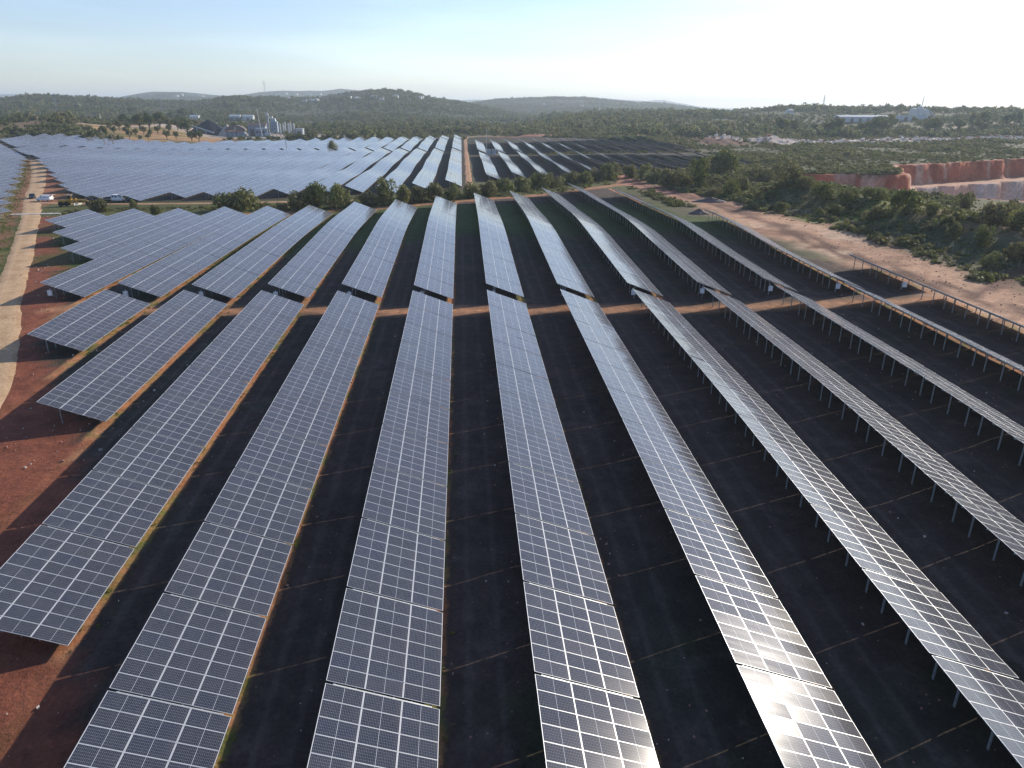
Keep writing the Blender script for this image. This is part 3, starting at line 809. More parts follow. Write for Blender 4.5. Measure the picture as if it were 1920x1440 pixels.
def inverter_mesh():
    mb = MB()
    mb.box((0, 0, 0), (0.62, 0.26, 0.74)); mb.box((0, -0.135, 0.02), (0.5, 0.012, 0.56)); mb.box((0, 0.15, 0.1), (0.08, 0.06, 1.0))
    mb.box((0.12, -0.15, 0.12), (0.16, 0.02, 0.1)); mb.box((0, 0, 0.385), (0.68, 0.32, 0.03))
    return mb.mesh('inverter_box', [M_BOX])
INV_ME = inverter_mesh()

_prof = {}
def low_edge(X, y):
    """height of a row's low edge; the far rows ride on the terrain as it rolls"""
    xl = X + SLOPE_LEN * math.cos(TILT)
    if y <= 230: return float(zlow(xl, y)[0]) + ZO
    k = round(X, 2)
    if k not in _prof:
        ys = np.arange(130, 720, 2.5); _prof[k] = (ys, ground(np.full(len(ys), xl), ys, 0.0) + CLEAR)
    return float(np.interp(y, *_prof[k]))

def table_matrix(X, y0, y1, jit=0.0):
    z0, z1 = low_edge(X, y0), low_edge(X, y1)
    t = TILT + jit
    ay = Vector((0, y1 - y0, z1 - z0)).normalized()          # the row runs straight on from table to table
    ax = Vector((math.cos(t), 0, -math.sin(t)))
    ax = (ax - ay * ax.dot(ay)).normalized()
    az_ = ax.cross(ay).normalized()
    M = Matrix.Identity(4)
    for i in range(3):
        M[i][0], M[i][1], M[i][2] = ax[i], ay[i], az_[i]
    # high edge at the start of the table
    M[0][3], M[1][3], M[2][3] = X, y0, z0 + SLOPE_LEN * math.sin(TILT)
    return M

def split_tables(ya, yb, n=7):
    """cut a row into tables of n modules, counted from its far end; the remainder leads"""
    out = []; y = yb
    full = n * STEP_V + 0.165
    while y - ya > 2 * STEP_V:
        rem = y - ya
        k = n if rem >= full * 1.45 else int((rem + 0.05) / STEP_V)
        ln = k * STEP_V - (STEP_V - PAN_V)
        out.append((y - ln, k, ln)); y -= k * STEP_V + 0.165
        if rem < full * 1.45: break
    return out[::-1]

def solar_row(X, ya, yb, detail, label, group, inverter=False, n=7, rows=3):
    xl = X + SLOPE_LEN * math.cos(TILT)
    root = empty('solar_row', (X, ya, low_edge(X, ya) - CLEAR))
    tag(root, label, 'solar row', group)
    Rinv = Matrix.Translation(root.location).inverted()
    for (y0, k, ln) in split_tables(ya, yb, n):
        W = table_matrix(X, y0, y0 + ln, _rng.gauss(0, 0.0022))
        posts = [0.9, ln / 2, ln - 0.9] if ln > 4.5 else [0.6, ln - 0.6]
        if detail == 2:
            tb = bpy.data.objects.new('support_table', cached(('fr', k), lambda: frame_mesh(ln, posts)))
            link(tb, root); tb.matrix_basis = Rinv @ W
            for c in range(3):
                for r in range(k):
                    p = bpy.data.objects.new('panel', PANEL_ME)
                    link(p, tb)
                    p.matrix_basis = (Matrix.Translation((c * STEP_U, r * STEP_V, _rng.uniform(-0.002, 0.002)))
                                      @ Matrix.Rotation(_rng.gauss(0, 0.0035), 4, 'Y') @ Matrix.Rotation(_rng.gauss(0, 0.0045), 4, 'X'))
        elif detail == 1:
            tb = bpy.data.objects.new('support_table', cached(('fr', k), lambda: frame_mesh(ln, posts)))
            link(tb, root); tb.matrix_basis = Rinv @ W
            p = bpy.data.objects.new('panels', cached(('pf', k, rows, _rng.randrange(4)), lambda: field_mesh(k, _rng.random())))
            link(p, tb); p['kind'] = 'stuff'
        else:
            tb = bpy.data.objects.new('panels', cached(('pf', k, rows, _rng.randrange(5)), lambda: field_mesh(k, _rng.random())))
            link(tb, root); tb.matrix_basis = Rinv @ W; tb['kind'] = 'stuff'
        if detail:
            for y in posts:
                for u, pm in ((U_HI, POST_HI), (U_LO, POST_LO)):
                    w = W @ Vector((u, y, -0.2))
                    q = bpy.data.objects.new('post', pm)
                    link(q, tb); q.matrix_basis = W.inverted() @ Matrix.Translation(w)
    if detail == 0:
        # posts of a far row, a few pixels each: joined
        mb = MB()
        for (y0, k, ln) in split_tables(ya, yb, n):
            W = table_matrix(X, y0, y0 + ln)
            for y in np.arange(1.0, ln, 3.4 if ln > 8 else 2.8):
                for u in (U_HI, U_LO):
                    w = W @ Vector((u, y, -0.05)) - root.location
                    mb.box((w.x, w.y, w.z - 1.35), (0.09, 0.14, 2.9 if u == U_HI else 1.4))
        q = mb.build('posts', [M_STEEL], root); q['kind'] = 'stuff'
    if inverter:
        W = table_matrix(X, ya, ya + 7)
        w = W @ Vector((U_HI, 0.55, -1.05)) - root.location
        q = bpy.data.objects.new('inverter_box', INV_ME); link(q, root); q.location = w
        q.location.z -= 0.1; q.location.y -= 0.1
    return root

ORD = ['first', 'second', 'third', 'fourth', 'fifth', 'sixth', 'seventh', 'eighth', 'ninth', 'tenth', 'eleventh', 'twelfth', 'thirteenth', 'fourteenth', 'fifteenth',
       'sixteenth', 'seventeenth', 'eighteenth', 'nineteenth', 'twentieth', 'twenty-first', 'twenty-second', 'twenty-third', 'twenty-fourth', 'twenty-fifth', 'twenty-sixth',
       'twenty-seventh', 'twenty-eighth', 'twenty-ninth', 'thirtieth', 'thirty-first', 'thirty-second']

A_NEAR = {-4: 85.0, -3: 65.6, -2: 35.8, -1: 10, 0: 8, 1: 8, 2: 8, 3: 12, 4: 24, 5: 34, 6: 48, 7: 62}
for i, k in enumerate(sorted(A_NEAR)):
    note = {-4: 'shortest solar panel row of the near block, ending close to the dirt road', 7: 'rightmost solar panel row of the near block, edge-on beside the bare track'}.get(
        k, ORD[i] + ' solar panel row from the left in the near block')
    solar_row(ROW_X0 + k * PITCH_ROW, A_NEAR[k], 105.8, 2, note, 'solar rows of the near block')

B_END = {-8: (174.5, 195.0), -7: (155.7, 196.1), -6: (136.9, 196.8), -5: (109.1, 199.0), -4: (108.8, 199.2), -3: (108.8, 199.5), -2: (108.8, 205.5), -1: (108.8, 207.8), 0: (108.8, 214.4),
         1: (108.8, 221.5), 2: (108.8, 227.6), 3: (108.8, 238.5), 4: (108.8, 258.0), 5: (108.8, 235.9), 6: (108.8, 176.4), 7: (108.8, 126.7)}
for i, k in enumerate(sorted(B_END)):
    note = {-8: 'shortest solar panel row of the middle block, at its far left by the dirt road', 7: 'rightmost and short solar panel row of the middle block, beside the bare track'}.get(
        k, ORD[i] + ' solar panel row from the left in the middle block before the hedge')
    solar_row(ROW_X0 + k * PITCH_ROW, *B_END[k], 1, note, 'solar rows of the middle block', inverter=(k >= -5))

CLX, CRX = -6.1, 9.7
CL_NEAR = [268, 255.5, 249, 250.5, 251.5, 244, 243, 240.5, 242.2, 234.8, 236.8, 247.5, 264, 284, 301, 322, 340, 358, 376, 396, 412, 428, 440, 456, 472, 488, 505, 520]
for j, ya in enumerate(CL_NEAR):
    X = CLX - j * PITCH_ROW
    yb = 481 - 0.02 * j
    if yb - ya > 10:
        solar_row(X, ya, yb, 0, ORD[j] + ' solar row left of the field road in the far block behind the hedge', 'solar rows of the far left block', n=7)
    y2 = 489.5
    ye = float(np.interp(X, [-310, -255, -225, -190, -165, -97, -56, -3], [556, 560, 556, 545, 592, 628, 652, 690]))
    solar_row(X, max(y2, ya), ye, 0, ORD[j] + ' solar row left of the field road in the farthest strip before the woods', 'solar rows of the farthest left strip', n=7)
CR_NEAR = [297, 308, 303, 308, 312, 318, 322, 330, 336, 343, 350, 360, 372]
for j, ya in enumerate(CR_NEAR):
    X = CRX + j * PITCH_ROW
    solar_row(X, ya, 436 + 1.2 * j - (j > 8) * 6 * (j - 8), 0, ORD[j] + ' solar panel row right of the field road in the far block behind the hedge', 'solar rows of the far right block')
    solar_row(X, 452 + 1.5 * j, 566 + 4 * j, 0, ORD[j] + ' solar panel row right of the field road in the farthest strip on the right', 'solar rows of the farthest right strip')
# a second array left of the dirt road
for j in range(17):
    X = -131.0 - j * PITCH_ROW
    y_e = float(np.interp(X + 6, [-320, -245, -226, -172, -126], [540, 440, 408, 303, 212]))
    solar_row(X, y_e - 75 - 3 * j, y_e, 0, ORD[j] + ' purple-grey solar row beyond the far left fence, counted from the near end', 'solar rows beyond the fence')

# ------------------------------------------------------------------ foliage
def leaf_material(name, cols, rough=0.7):
    mt, nt, b = new_mat(name)
    oi = N(nt, 'ShaderNodeObjectInfo')
    geo = N(nt, 'ShaderNodeNewGeometry')
    nz = N(nt, 'ShaderNodeTexNoise'); nz.inputs['Scale'].default_value = 0.55; nz.inputs['Detail'].default_value = 4
    nt.links.new(geo.outputs['Position'], nz.inputs['Vector'])
    a = ramp(nt, oi.outputs['Random'], [(i / (len(cols) - 1), c) for i, c in enumerate(cols)])
    v = ramp(nt, nz.outputs[0], [(0.3, (0.65,) * 3), (0.7, (1.4,) * 3)])
    c = mix(nt, 1.0, a, v, 'MULTIPLY')
    rp = N(nt, 'ShaderNodeNewGeometry')
    v2 = ramp(nt, rp.outputs['Random Per Island'], [(0, (0.7,) * 3), (1, (1.35,) * 3)])
    c = mix(nt, 1.0, c, v2, 'MULTIPLY')
    nt.links.new(c, b.inputs['Base Color'])
    b.inputs['Roughness'].default_value = rough
    b.inputs['Specular IOR Level'].default_value = 0.25
    tr = nt.nodes.new('ShaderNodeBsdfTranslucent'); nt.links.new(mix(nt, 1.0, c, (1.5, 1.6, 0.9), 'MULTIPLY'), tr.inputs['Color'])
    ms = nt.nodes.new('ShaderNodeMixShader'); ms.inputs[0].default_value = 0.26
    out = [n for n in nt.nodes if n.type == 'OUTPUT_MATERIAL'][0]
    nt.links.new(b.outputs[0], ms.inputs[1]); nt.links.new(tr.outputs[0], ms.inputs[2]); nt.links.new(ms.outputs[0], out.inputs['Surface'])
    return mt

M_LEAF = leaf_material('shrub_leaves', [(0.100, 0.112, 0.040), (0.144, 0.147, 0.056), (0.125, 0.112, 0.057), (0.169, 0.163, 0.070), (0.094, 0.110, 0.037)])
M_OLIVE = leaf_material('scrub_leaves', [(0.126, 0.130, 0.062), (0.162, 0.158, 0.082), (0.156, 0.134, 0.079), (0.108, 0.120, 0.054), (0.192, 0.182, 0.096)])
M_DARK = leaf_material('oak_leaves', [(0.092, 0.105, 0.046), (0.121, 0.130, 0.059), (0.081, 0.097, 0.041), (0.142, 0.132, 0.070)])
M_BRIGHT = leaf_material('weed_leaves', [(0.10, 0.14, 0.02), (0.15, 0.18, 0.03), (0.12, 0.11, 0.035), (0.19, 0.17, 0.05)])
M_BARK = plain('bark', (0.10, 0.075, 0.055), 0.95, 0, 0.3, 4.0, 0.1)

def leaf_cloud(rg, lobes, n, size):
    """n leaf-sized quads spread over lumpy lobes (x, y, z, r)"""
    L = np.array(lobes)
    wgt = L[:, 3] ** 2; pick = rg.choice(len(L), n, p=wgt / wgt.sum())
    d = rg.normal(size=(n, 3)); d[:, 2] += 0.25; d /= np.linalg.norm(d, axis=1)[:, None]
    rr = L[pick, 3] * rg.uniform(0.45, 1.08, n) ** 0.6
    P = L[pick, :3] + d * rr[:, None] * np.array([1, 1, 0.85])
    P = np.maximum(P, [-99, -99, 0.05])
    nr = d + rg.normal(scale=0.55, size=(n, 3)); nr /= np.linalg.norm(nr, axis=1)[:, None]
    e = np.cross(nr, rg.normal(size=(n, 3))); e /= np.linalg.norm(e, axis=1)[:, None]
    f = np.cross(nr, e)
    s = size * rg.uniform(0.55, 1.35, n)[:, None]
    a = e * s; b = f * s * rg.uniform(0.45, 0.8, n)[:, None]
    V = np.stack([P - a - b * 0.5, P - a * 0.2 - b, P + a, P - a * 0.1 + b], 1).reshape(-1, 3)
    F = np.arange(n * 4).reshape(n, 4)
    return V, F

def bush_mesh(seed, mat, n, size, flat=0.75, lobes_n=9):
    """a bush of unit radius, sitting on the ground"""
    rg = np.random.default_rng(seed)
    lobes = []
    for i in range(lobes_n):
        t = rg.uniform(0, 2 * np.pi); r = rg.uniform(0.15, 0.72)
        lr = rg.uniform(0.26, 0.46)
        lobes.append((r * np.cos(t), r * np.sin(t), flat * rg.uniform(0.25, 1.05) * (1.1 - 0.6 * r), lr))
    V, F = leaf_cloud(rg, lobes, n, size)
    return mesh_from('foliage', V, F, [mat])

def tree_parts(seed, mat, n, size):
    """crown of unit radius over a short trunk with limbs; returns crown mesh, trunk mesh"""
    rg = np.random.default_rng(seed)
    lobes = []; mb = MB()
    h = 0.62
    mb.tube((0, 0, -0.2), (0.03, 0.02, h * 0.6), 0.085, 0.06, 7)
    for i in range(11):
        t = i * 2.4 + rg.uniform(-0.4, 0.4); r = rg.uniform(0.15, 0.7)
        p = (r * np.cos(t), r * np.sin(t), h + 0.85 * rg.uniform(0.15, 0.95) * (1.05 - 0.5 * r))
        lobes.append((*p, rg.uniform(0.24, 0.40)))
        if i < 6: mb.tube((0.03, 0.02, h * 0.55), p, 0.045, 0.012, 5)
    V, F = leaf_cloud(rg, lobes, n, size)
    return mesh_from('crown', V, F, [mat]), mb.mesh('trunk', [M_BARK])

BUSH = [bush_mesh(100 + i, M_LEAF, 1500, 0.062, 0.62 + 0.1 * (i % 3), 8 + i % 4) for i in range(6)]
BUSH += [bush_mesh(140 + i, M_OLIVE, 1400, 0.060, 0.6 + 0.1 * (i % 3), 9) for i in range(3)]
BUSH_STEM = None
def bush_stem():
    mb = MB(); rg = random.Random(3)
    for i in range(7):
        t = i * 0.9; mb.tube((0.05 * math.cos(t), 0.05 * math.sin(t), -0.15), (0.5 * math.cos(t), 0.5 * math.sin(t), 0.5 + 0.2 * rg.random()), 0.028, 0.008, 5)
    return mb.mesh('stems', [M_BARK])
BUSH_STEM = bush_stem()
TREES = [tree_parts(200 + i, M_DARK, 1300, 0.075) for i in range(5)]
SCRUB = [bush_mesh(300 + i, M_OLIVE if i % 3 else M_LEAF, 150, 0.15, 0.6, 6) for i in range(7)]
WOOD = [bush_mesh(330 + i, M_DARK if i % 2 else M_OLIVE, 120, 0.19, 0.95, 7) for i in range(6)]
WEED = [bush_mesh(360 + i, M_BRIGHT, 60, 0.16, 0.6, 4) for i in range(4)]

prng = random.Random(11)
def bush(name, x, y, w, h, label, group, cat='bush', var=None):
    root = empty(name, (x, y, gz(x, y)), prng.uniform(0, 6.28))
    tag(root, label, cat, group)
    k = prng.randrange(len(BUSH)) if var is None else var
    o = bpy.data.objects.new('foliage', BUSH[k]); link(o, root)
    o.scale = (w / 1.9, w / 1.9 * prng.uniform(0.8, 1.0), h / 0.98)
    s = bpy.data.objects.new('stems', BUSH_STEM); link(s, root); s.scale = (w / 2.2, w / 2.2, h / 1.1)
    return root

def tree(name, x, y, w, h, label, group, var=None):
    root = empty(name, (x, y, gz(x, y)), prng.uniform(0, 6.28))
    tag(root, label, 'tree', group)
    cr, tk = TREES[prng.randrange(len(TREES)) if var is None else var]
    for nm, meh in (('crown', cr), ('trunk', tk)):
        o = bpy.data.objects.new(nm, meh); link(o, root); o.scale = (w / 1.9, w / 1.9, h / 1.55)
    return root

for i, (x, y, w, h) in enumerate(HEDGE_DATA):
    bush('hedge_bush', x, y, w * 1.18, h * 1.08, ORD[i] + ' bush from the left in the hedge behind the middle solar block', 'bushes of the hedge behind the middle block')
for (x, y, w, h), lab in zip(LONE_DATA, ('big dark spreading bush standing alone beside the cross road', 'round green bush in front of the white crew-cab truck',
                                         'small green bush right of the white truck, beside the cross road', 'small dark bush touching the back corner of a panel row')):
    bush('bush', x, y, w, h, lab, None, var=0)
for i, (x, y, w, h) in enumerate(sorted(RIGHT_DATA, key=lambda q: math.atan2(q[0], q[1]))):
    bush('scrub_bush', x, y, w * 1.05, h, ORD[i] + ' large bush from the left in the scrub between haul track and quarry', 'large bushes right of the haul track')
ORD2 = ORD + ['thirty-third', 'thirty-fourth', 'thirty-fifth', 'thirty-sixth', 'thirty-seventh', 'thirty-eighth', 'thirty-ninth', 'fortieth', 'forty-first', 'forty-second']
for i, (x, y, w, h) in enumerate(sorted(ORCHARD_DATA, key=lambda q: math.atan2(q[0], q[1]))):
    tree('orchard_tree', x, y, w, h * 1.1, ORD2[i] + ' round tree from the left on the dry orchard slope behind the arrays', 'trees of the orchard slope')
for (x, y, w, h) in TREE_DATA:
    bush('lone_tree', x, y, w * 1.1, h * 1.15, 'single dark round tree standing in a gap between the far panel rows', None, 'tree')
# tree belt beyond the stone yard
rg = random.Random(5)
belt = []
for i in range(24):
    t = i / 23
    belt.append((300 + 330 * t + rg.uniform(-8, 8), 690 + 60 * t + rg.uniform(-22, 22), rg.uniform(13, 20), rg.uniform(11, 17)))
for i, (x, y, w, h) in enumerate(sorted(belt, key=lambda q: math.atan2(q[0], q[1]))):
    tree('belt_tree', x, y, w, h, ORD[i] + ' tall tree from the left in the belt behind the pale stone yard', 'trees behind the stone yard')

# ------------------------------------------------------------------ scattered growth: nobody could count it
def scatter(name, label, cat, P, S, sources, seed=1):
    """instances of a few plants on given points"""
    coll = bpy.data.collections.new(name + '_sources')
    for i, meh in enumerate(sources):
        coll.objects.link(bpy.data.objects.new('%s_source_%02d' % (name, i), meh))
    me = bpy.data.meshes.new(name)
    me.vertices.add(len(P)); me.vertices.foreach_set('co', np.asarray(P, np.float32).ravel())
    rgn = np.random.default_rng(seed)
    a = me.attributes.new('scl', 'FLOAT_VECTOR', 'POINT'); a.data.foreach_set('vector', np.asarray(S, np.float32).ravel())
    a = me.attributes.new('rot', 'FLOAT_VECTOR', 'POINT')
    rr = np.zeros((len(P), 3)); rr[:, 2] = rgn.uniform(0, 6.28, len(P)); a.data.foreach_set('vector', rr.astype(np.float32).ravel())
    a = me.attributes.new('pick', 'INT', 'POINT'); a.data.foreach_set('value', rgn.integers(0, len(sources), len(P)).astype(np.int32))
    o = link(bpy.data.objects.new(name, me))
    tag(o, label, cat, kind='stuff')
    ng = bpy.data.node_groups.new(name, 'GeometryNodeTree')
    ng.interface.new_socket('Geometry', in_out='INPUT', socket_type='NodeSocketGeometry')
    ng.interface.new_socket('Geometry', in_out='OUTPUT', socket_type='NodeSocketGeometry')
    gi = ng.nodes.new('NodeGroupInput'); go = ng.nodes.new('NodeGroupOutput')
    ci = ng.nodes.new('GeometryNodeCollectionInfo'); ci.inputs['Collection'].default_value = coll
    ci.inputs['Separate Children'].default_value = True; ci.inputs['Reset Children'].default_value = True
    iop = ng.nodes.new('GeometryNodeInstanceOnPoints'); iop.inputs['Pick Instance'].default_value = True
    def named(nm, typ):
        n = ng.nodes.new('GeometryNodeInputNamedAttribute'); n.data_type = typ; n.inputs['Name'].default_value = nm
        return n.outputs['Attribute']
    L = ng.links.new
    L(gi.outputs[0], iop.inputs['Points']); L(ci.outputs[0], iop.inputs['Instance'])
    L(named('pick', 'INT'), iop.inputs['Instance Index']); L(named('scl', 'FLOAT_VECTOR'), iop.inputs['Scale'])
    L(named('rot', 'FLOAT_VECTOR'), iop.inputs['Rotation'])
    L(iop.outputs[0], go.inputs[0])
    md = o.modifiers.new('scatter', 'NODES'); md.node_group = ng
    return o

def veg_at(x, y):
    """scrub cover from the ground sheet"""
    i = np.clip(np.searchsorted(gx, x), 1, nx - 1); j = np.clip(np.searchsorted(gy, y), 1, ny - 1)
    return VEG[j, i]

def growth(n, xr, yr, seed, cover, clump, smin, smax, tall, zsink=0.1):
    rgn = np.random.default_rng(seed)
    x = rgn.uniform(*xr, n); y = rgn.uniform(*yr, n)
    d = fbm(x, y, clump, seed, 3)
    keep = rgn.uniform(0, 1, n) < np.clip(veg_at(x, y), 0, 1) ** 2 * np.clip(cover + 1.3 * d, 0.04, 1)
    x, y, d = x[keep], y[keep], d[keep]
    az = np.degrees(np.arctan2(x, y))
    k2 = (az > -46) & (az < 52)
    x, y, d = x[k2], y[k2], d[k2]
    s = smin + (smax - smin) * rgn.uniform(0, 1, len(x)) ** 3 * np.clip(0.8 + 1.3 * d, 0.25, 1.5)
    z = ground(x, y) - zsink * s
    P = np.stack([x, y, z], 1)
    S = np.stack([s, s, s * tall * rgn.uniform(0.75, 1.3, len(x))], 1)
    return P, S

P1, S1 = growth(70000, (74, 350), (60, 335), 41, 0.50, 18, 0.30, 2.4, 0.95)
P1b, S1b = growth(9000, (60, 130), (205, 345), 51, 0.5, 18, 0.6, 2.2, 1.0)
P2, S2 = growth(85000, (30, 620), (300, 760), 42, 0.70, 40, 0.6, 3.6, 0.9)
scatter('scrub', 'grey-green scrub covering the ground right of the arrays', 'scrub', np.concatenate([P1, P1b, P2]), np.concatenate([S1, S1b, S2]), SCRUB, 1)
P3, S3 = growth(60000, (-900, 1500), (640, 1500), 43, 0.74, 90, 1.8, 7.0, 1.05)
P3b, S3b = growth(26000, (-700, -240), (470, 900), 46, 0.55, 60, 1.6, 4.0, 1.05)
scatter('woodland', 'dark evergreen woodland on the plain behind the arrays', 'woodland', np.concatenate([P3, P3b]), np.concatenate([S3, S3b]), WOOD, 2)
P4, S4 = growth(170000, (-2600, 2600), (1450, 4300), 44, 0.85, 160, 2.8, 9.0, 1.0)
scatter('hill_forest', 'forest covering the hills on the horizon', 'forest', P4, S4, WOOD, 3)
# low growth along the hedge, the verge and the feet of the rows
rgn = np.random.default_rng(9)
def along(pts, n, spread, smin, smax, tall=0.8):
    Lp = smooth_line(pts, 0.7)
    i = rgn.integers(0, len(Lp), n)
    x = Lp[i, 0] + rgn.normal(0, spread, n); y = Lp[i, 1] + rgn.normal(0, spread, n)
    s = rgn.uniform(smin, smax, n) * (0.5 + rgn.uniform(0, 1, n) ** 2)
    return np.stack([x, y, ground(x, y) - 0.05], 1), np.stack([s, s, s * tall], 1)
sets = [along([(-112, 209), (-98, 217), (-80, 219), (-60, 216), (-46, 215)], 420, 2.2, 0.4, 0.9),
        along([(-60, 217), (-30, 225), (0, 240), (30, 262), (55, 300)], 600, 5.0, 0.6, 1.6),
        along([(84, 200), (90, 170), (96, 140), (103, 105)], 700, 3.0, 0.15, 0.7),
        along([(40, 448), (80, 455), (150, 470)], 200, 3.0, 0.8, 2.0)]
scatter('undergrowth', 'low rough growth under the hedge and along the tracks', 'undergrowth', np.concatenate([s[0] for s in sets]), np.concatenate([s[1] for s in sets]), SCRUB[:4] + WEED[:1], 4)
vg = []; vs_ = []
for k in range(-5, 4):
    xl = ROW_X0 + k * PITCH_ROW + SLOPE_LEN * math.cos(TILT)
    ya = A_NEAR.get(k, 108); n = 150
    y = rgn.uniform(ya, 196, n); x = xl - 0.1 + rgn.normal(0, 0.35, n)
    kp = vnoise(x, y, 7, 61) > -0.12; x, y = x[kp], y[kp]
    s = rgn.uniform(0.08, 0.34, len(x))
    vg.append(np.stack([x, y, ground(x, y) - 0.02], 1)); vs_.append(np.stack([s, s, s * 0.9], 1))
vp, vsx = along([(p[0] - 5.5, p[1] - 2) for p in ROAD_L[2:]], 1400, 1.6, 0.2, 0.6)
scatter('weeds', 'yellow-green weeds along the panel rows and the fence', 'weeds', np.concatenate(vg + [vp]), np.concatenate(vs_ + [vsx]), WEED, 5)

# ------------------------------------------------------------------ paints
M_WHITE = plain('white_paint', (0.78, 0.79, 0.80), 0.35, 0, 0.04, 1.0)
M_BLACKP = plain('dark_paint', (0.025, 0.028, 0.035), 0.3, 0, 0.1, 1.0)
M_YELLOW = plain('yellow_paint', (0.52, 0.30, 0.04), 0.45, 0, 0.22, 2.0)
M_TYRE = plain('tyre_rubber', (0.03, 0.028, 0.027), 0.9, 0, 0.3, 3.0)
M_RIM = plain('wheel_rim', (0.42, 0.36, 0.26), 0.5, 0.2, 0.1, 2.0)
M_WIND = plain('window_glass', (0.02, 0.025, 0.03), 0.08, 0, 0.1, 1.0)
M_LAMP = plain('lamp_glass', (0.75, 0.75, 0.7), 0.15, 0, 0.05, 1.0)
M_TAIL = plain('tail_lamp', (0.35, 0.02, 0.02), 0.2, 0, 0.05, 1.0)
M_CONC = plain('concrete', (0.52, 0.47, 0.42), 0.9, 0, 0.15, 0.8, 0.2)
M_WOODP = plain('weathered_wood', (0.30, 0.22, 0.15), 0.9, 0, 0.25, 3.0, 0.2)
M_CLAD = plain('grey_cladding', (0.33, 0.37, 0.40), 0.55, 0.1, 0.12, 0.4)
M_CLADB = plain('blue_grey_cladding', (0.24, 0.29, 0.34), 0.55, 0.1, 0.12, 0.4)
M_CLADW = plain('pale_cladding', (0.48, 0.50, 0.52), 0.55, 0, 0.08, 0.4)
M_ROOFD = plain('dark_roof', (0.15, 0.12, 0.11), 0.8, 0, 0.2, 0.6)
M_REDB = plain('red_beam_paint', (0.42, 0.10, 0.09), 0.55, 0, 0.15, 0.8)
M_LIME = plain('white_render', (0.62, 0.60, 0.56), 0.85, 0, 0.05, 0.5, 0.2)
M_TILE = plain('clay_tile', (0.36, 0.17, 0.10), 0.85, 0, 0.2, 1.5, 0.2)
M_COAL = plain('dark_aggregate', (0.055, 0.060, 0.070), 0.95, 0, 0.3, 0.5, 0.1)
M_GRAVEL = plain('pale_aggregate', (0.40, 0.36, 0.31), 0.95, 0, 0.25, 0.5, 0.1)
M_WIRE = plain('fence_wire', (0.36, 0.36, 0.35), 0.5, 0.5, 0.1, 1.0)

# ------------------------------------------------------------------ vehicles (x forward, built about the origin)
def wheel(parent, x, y, r, w):
    mb = MB()
    prof = [(r * 0.62, -w / 2), (r * 0.94, -w / 2), (r, -w * 0.3), (r, w * 0.3), (r * 0.94, w / 2), (r * 0.62, w / 2)]
    mb.lathe(prof, n=18)
    t = mb.build('wheel', [M_TYRE], parent, (x, y, r)); t.rotation_euler = (math.pi / 2, 0, 0)
    mr = MB(); mr.lathe([(r * 0.2, -w * 0.36), (r * 0.63, -w * 0.30), (r * 0.63, w * 0.30), (r * 0.2, w * 0.36)], n=14)
    mr.build('rim', [M_RIM], t)

def loft(mb, sections, mi=0):
    """closed body from cross-sections: (x, half-width at sill, z sill, half-width at belt, z belt, half-width top, z top)"""
    n = len(sections); vs = []
    for x, w0, z0, w1, z1, w2, z2 in sections:
        vs += [(x, -w0, z0), (x, -w1, z1), (x, -w2, z2), (x, w2, z2), (x, w1, z1), (x, w0, z0)]
    fs = []
    for i in range(n - 1):
        for k in range(6):
            a, b = i * 6 + k, i * 6 + (k + 1) % 6
            fs.append((a, b, b + 6, a + 6))
    fs += [tuple(range(5, -1, -1)), tuple(range((n - 1) * 6, n * 6))]
    mb.add(vs, fs, mi)

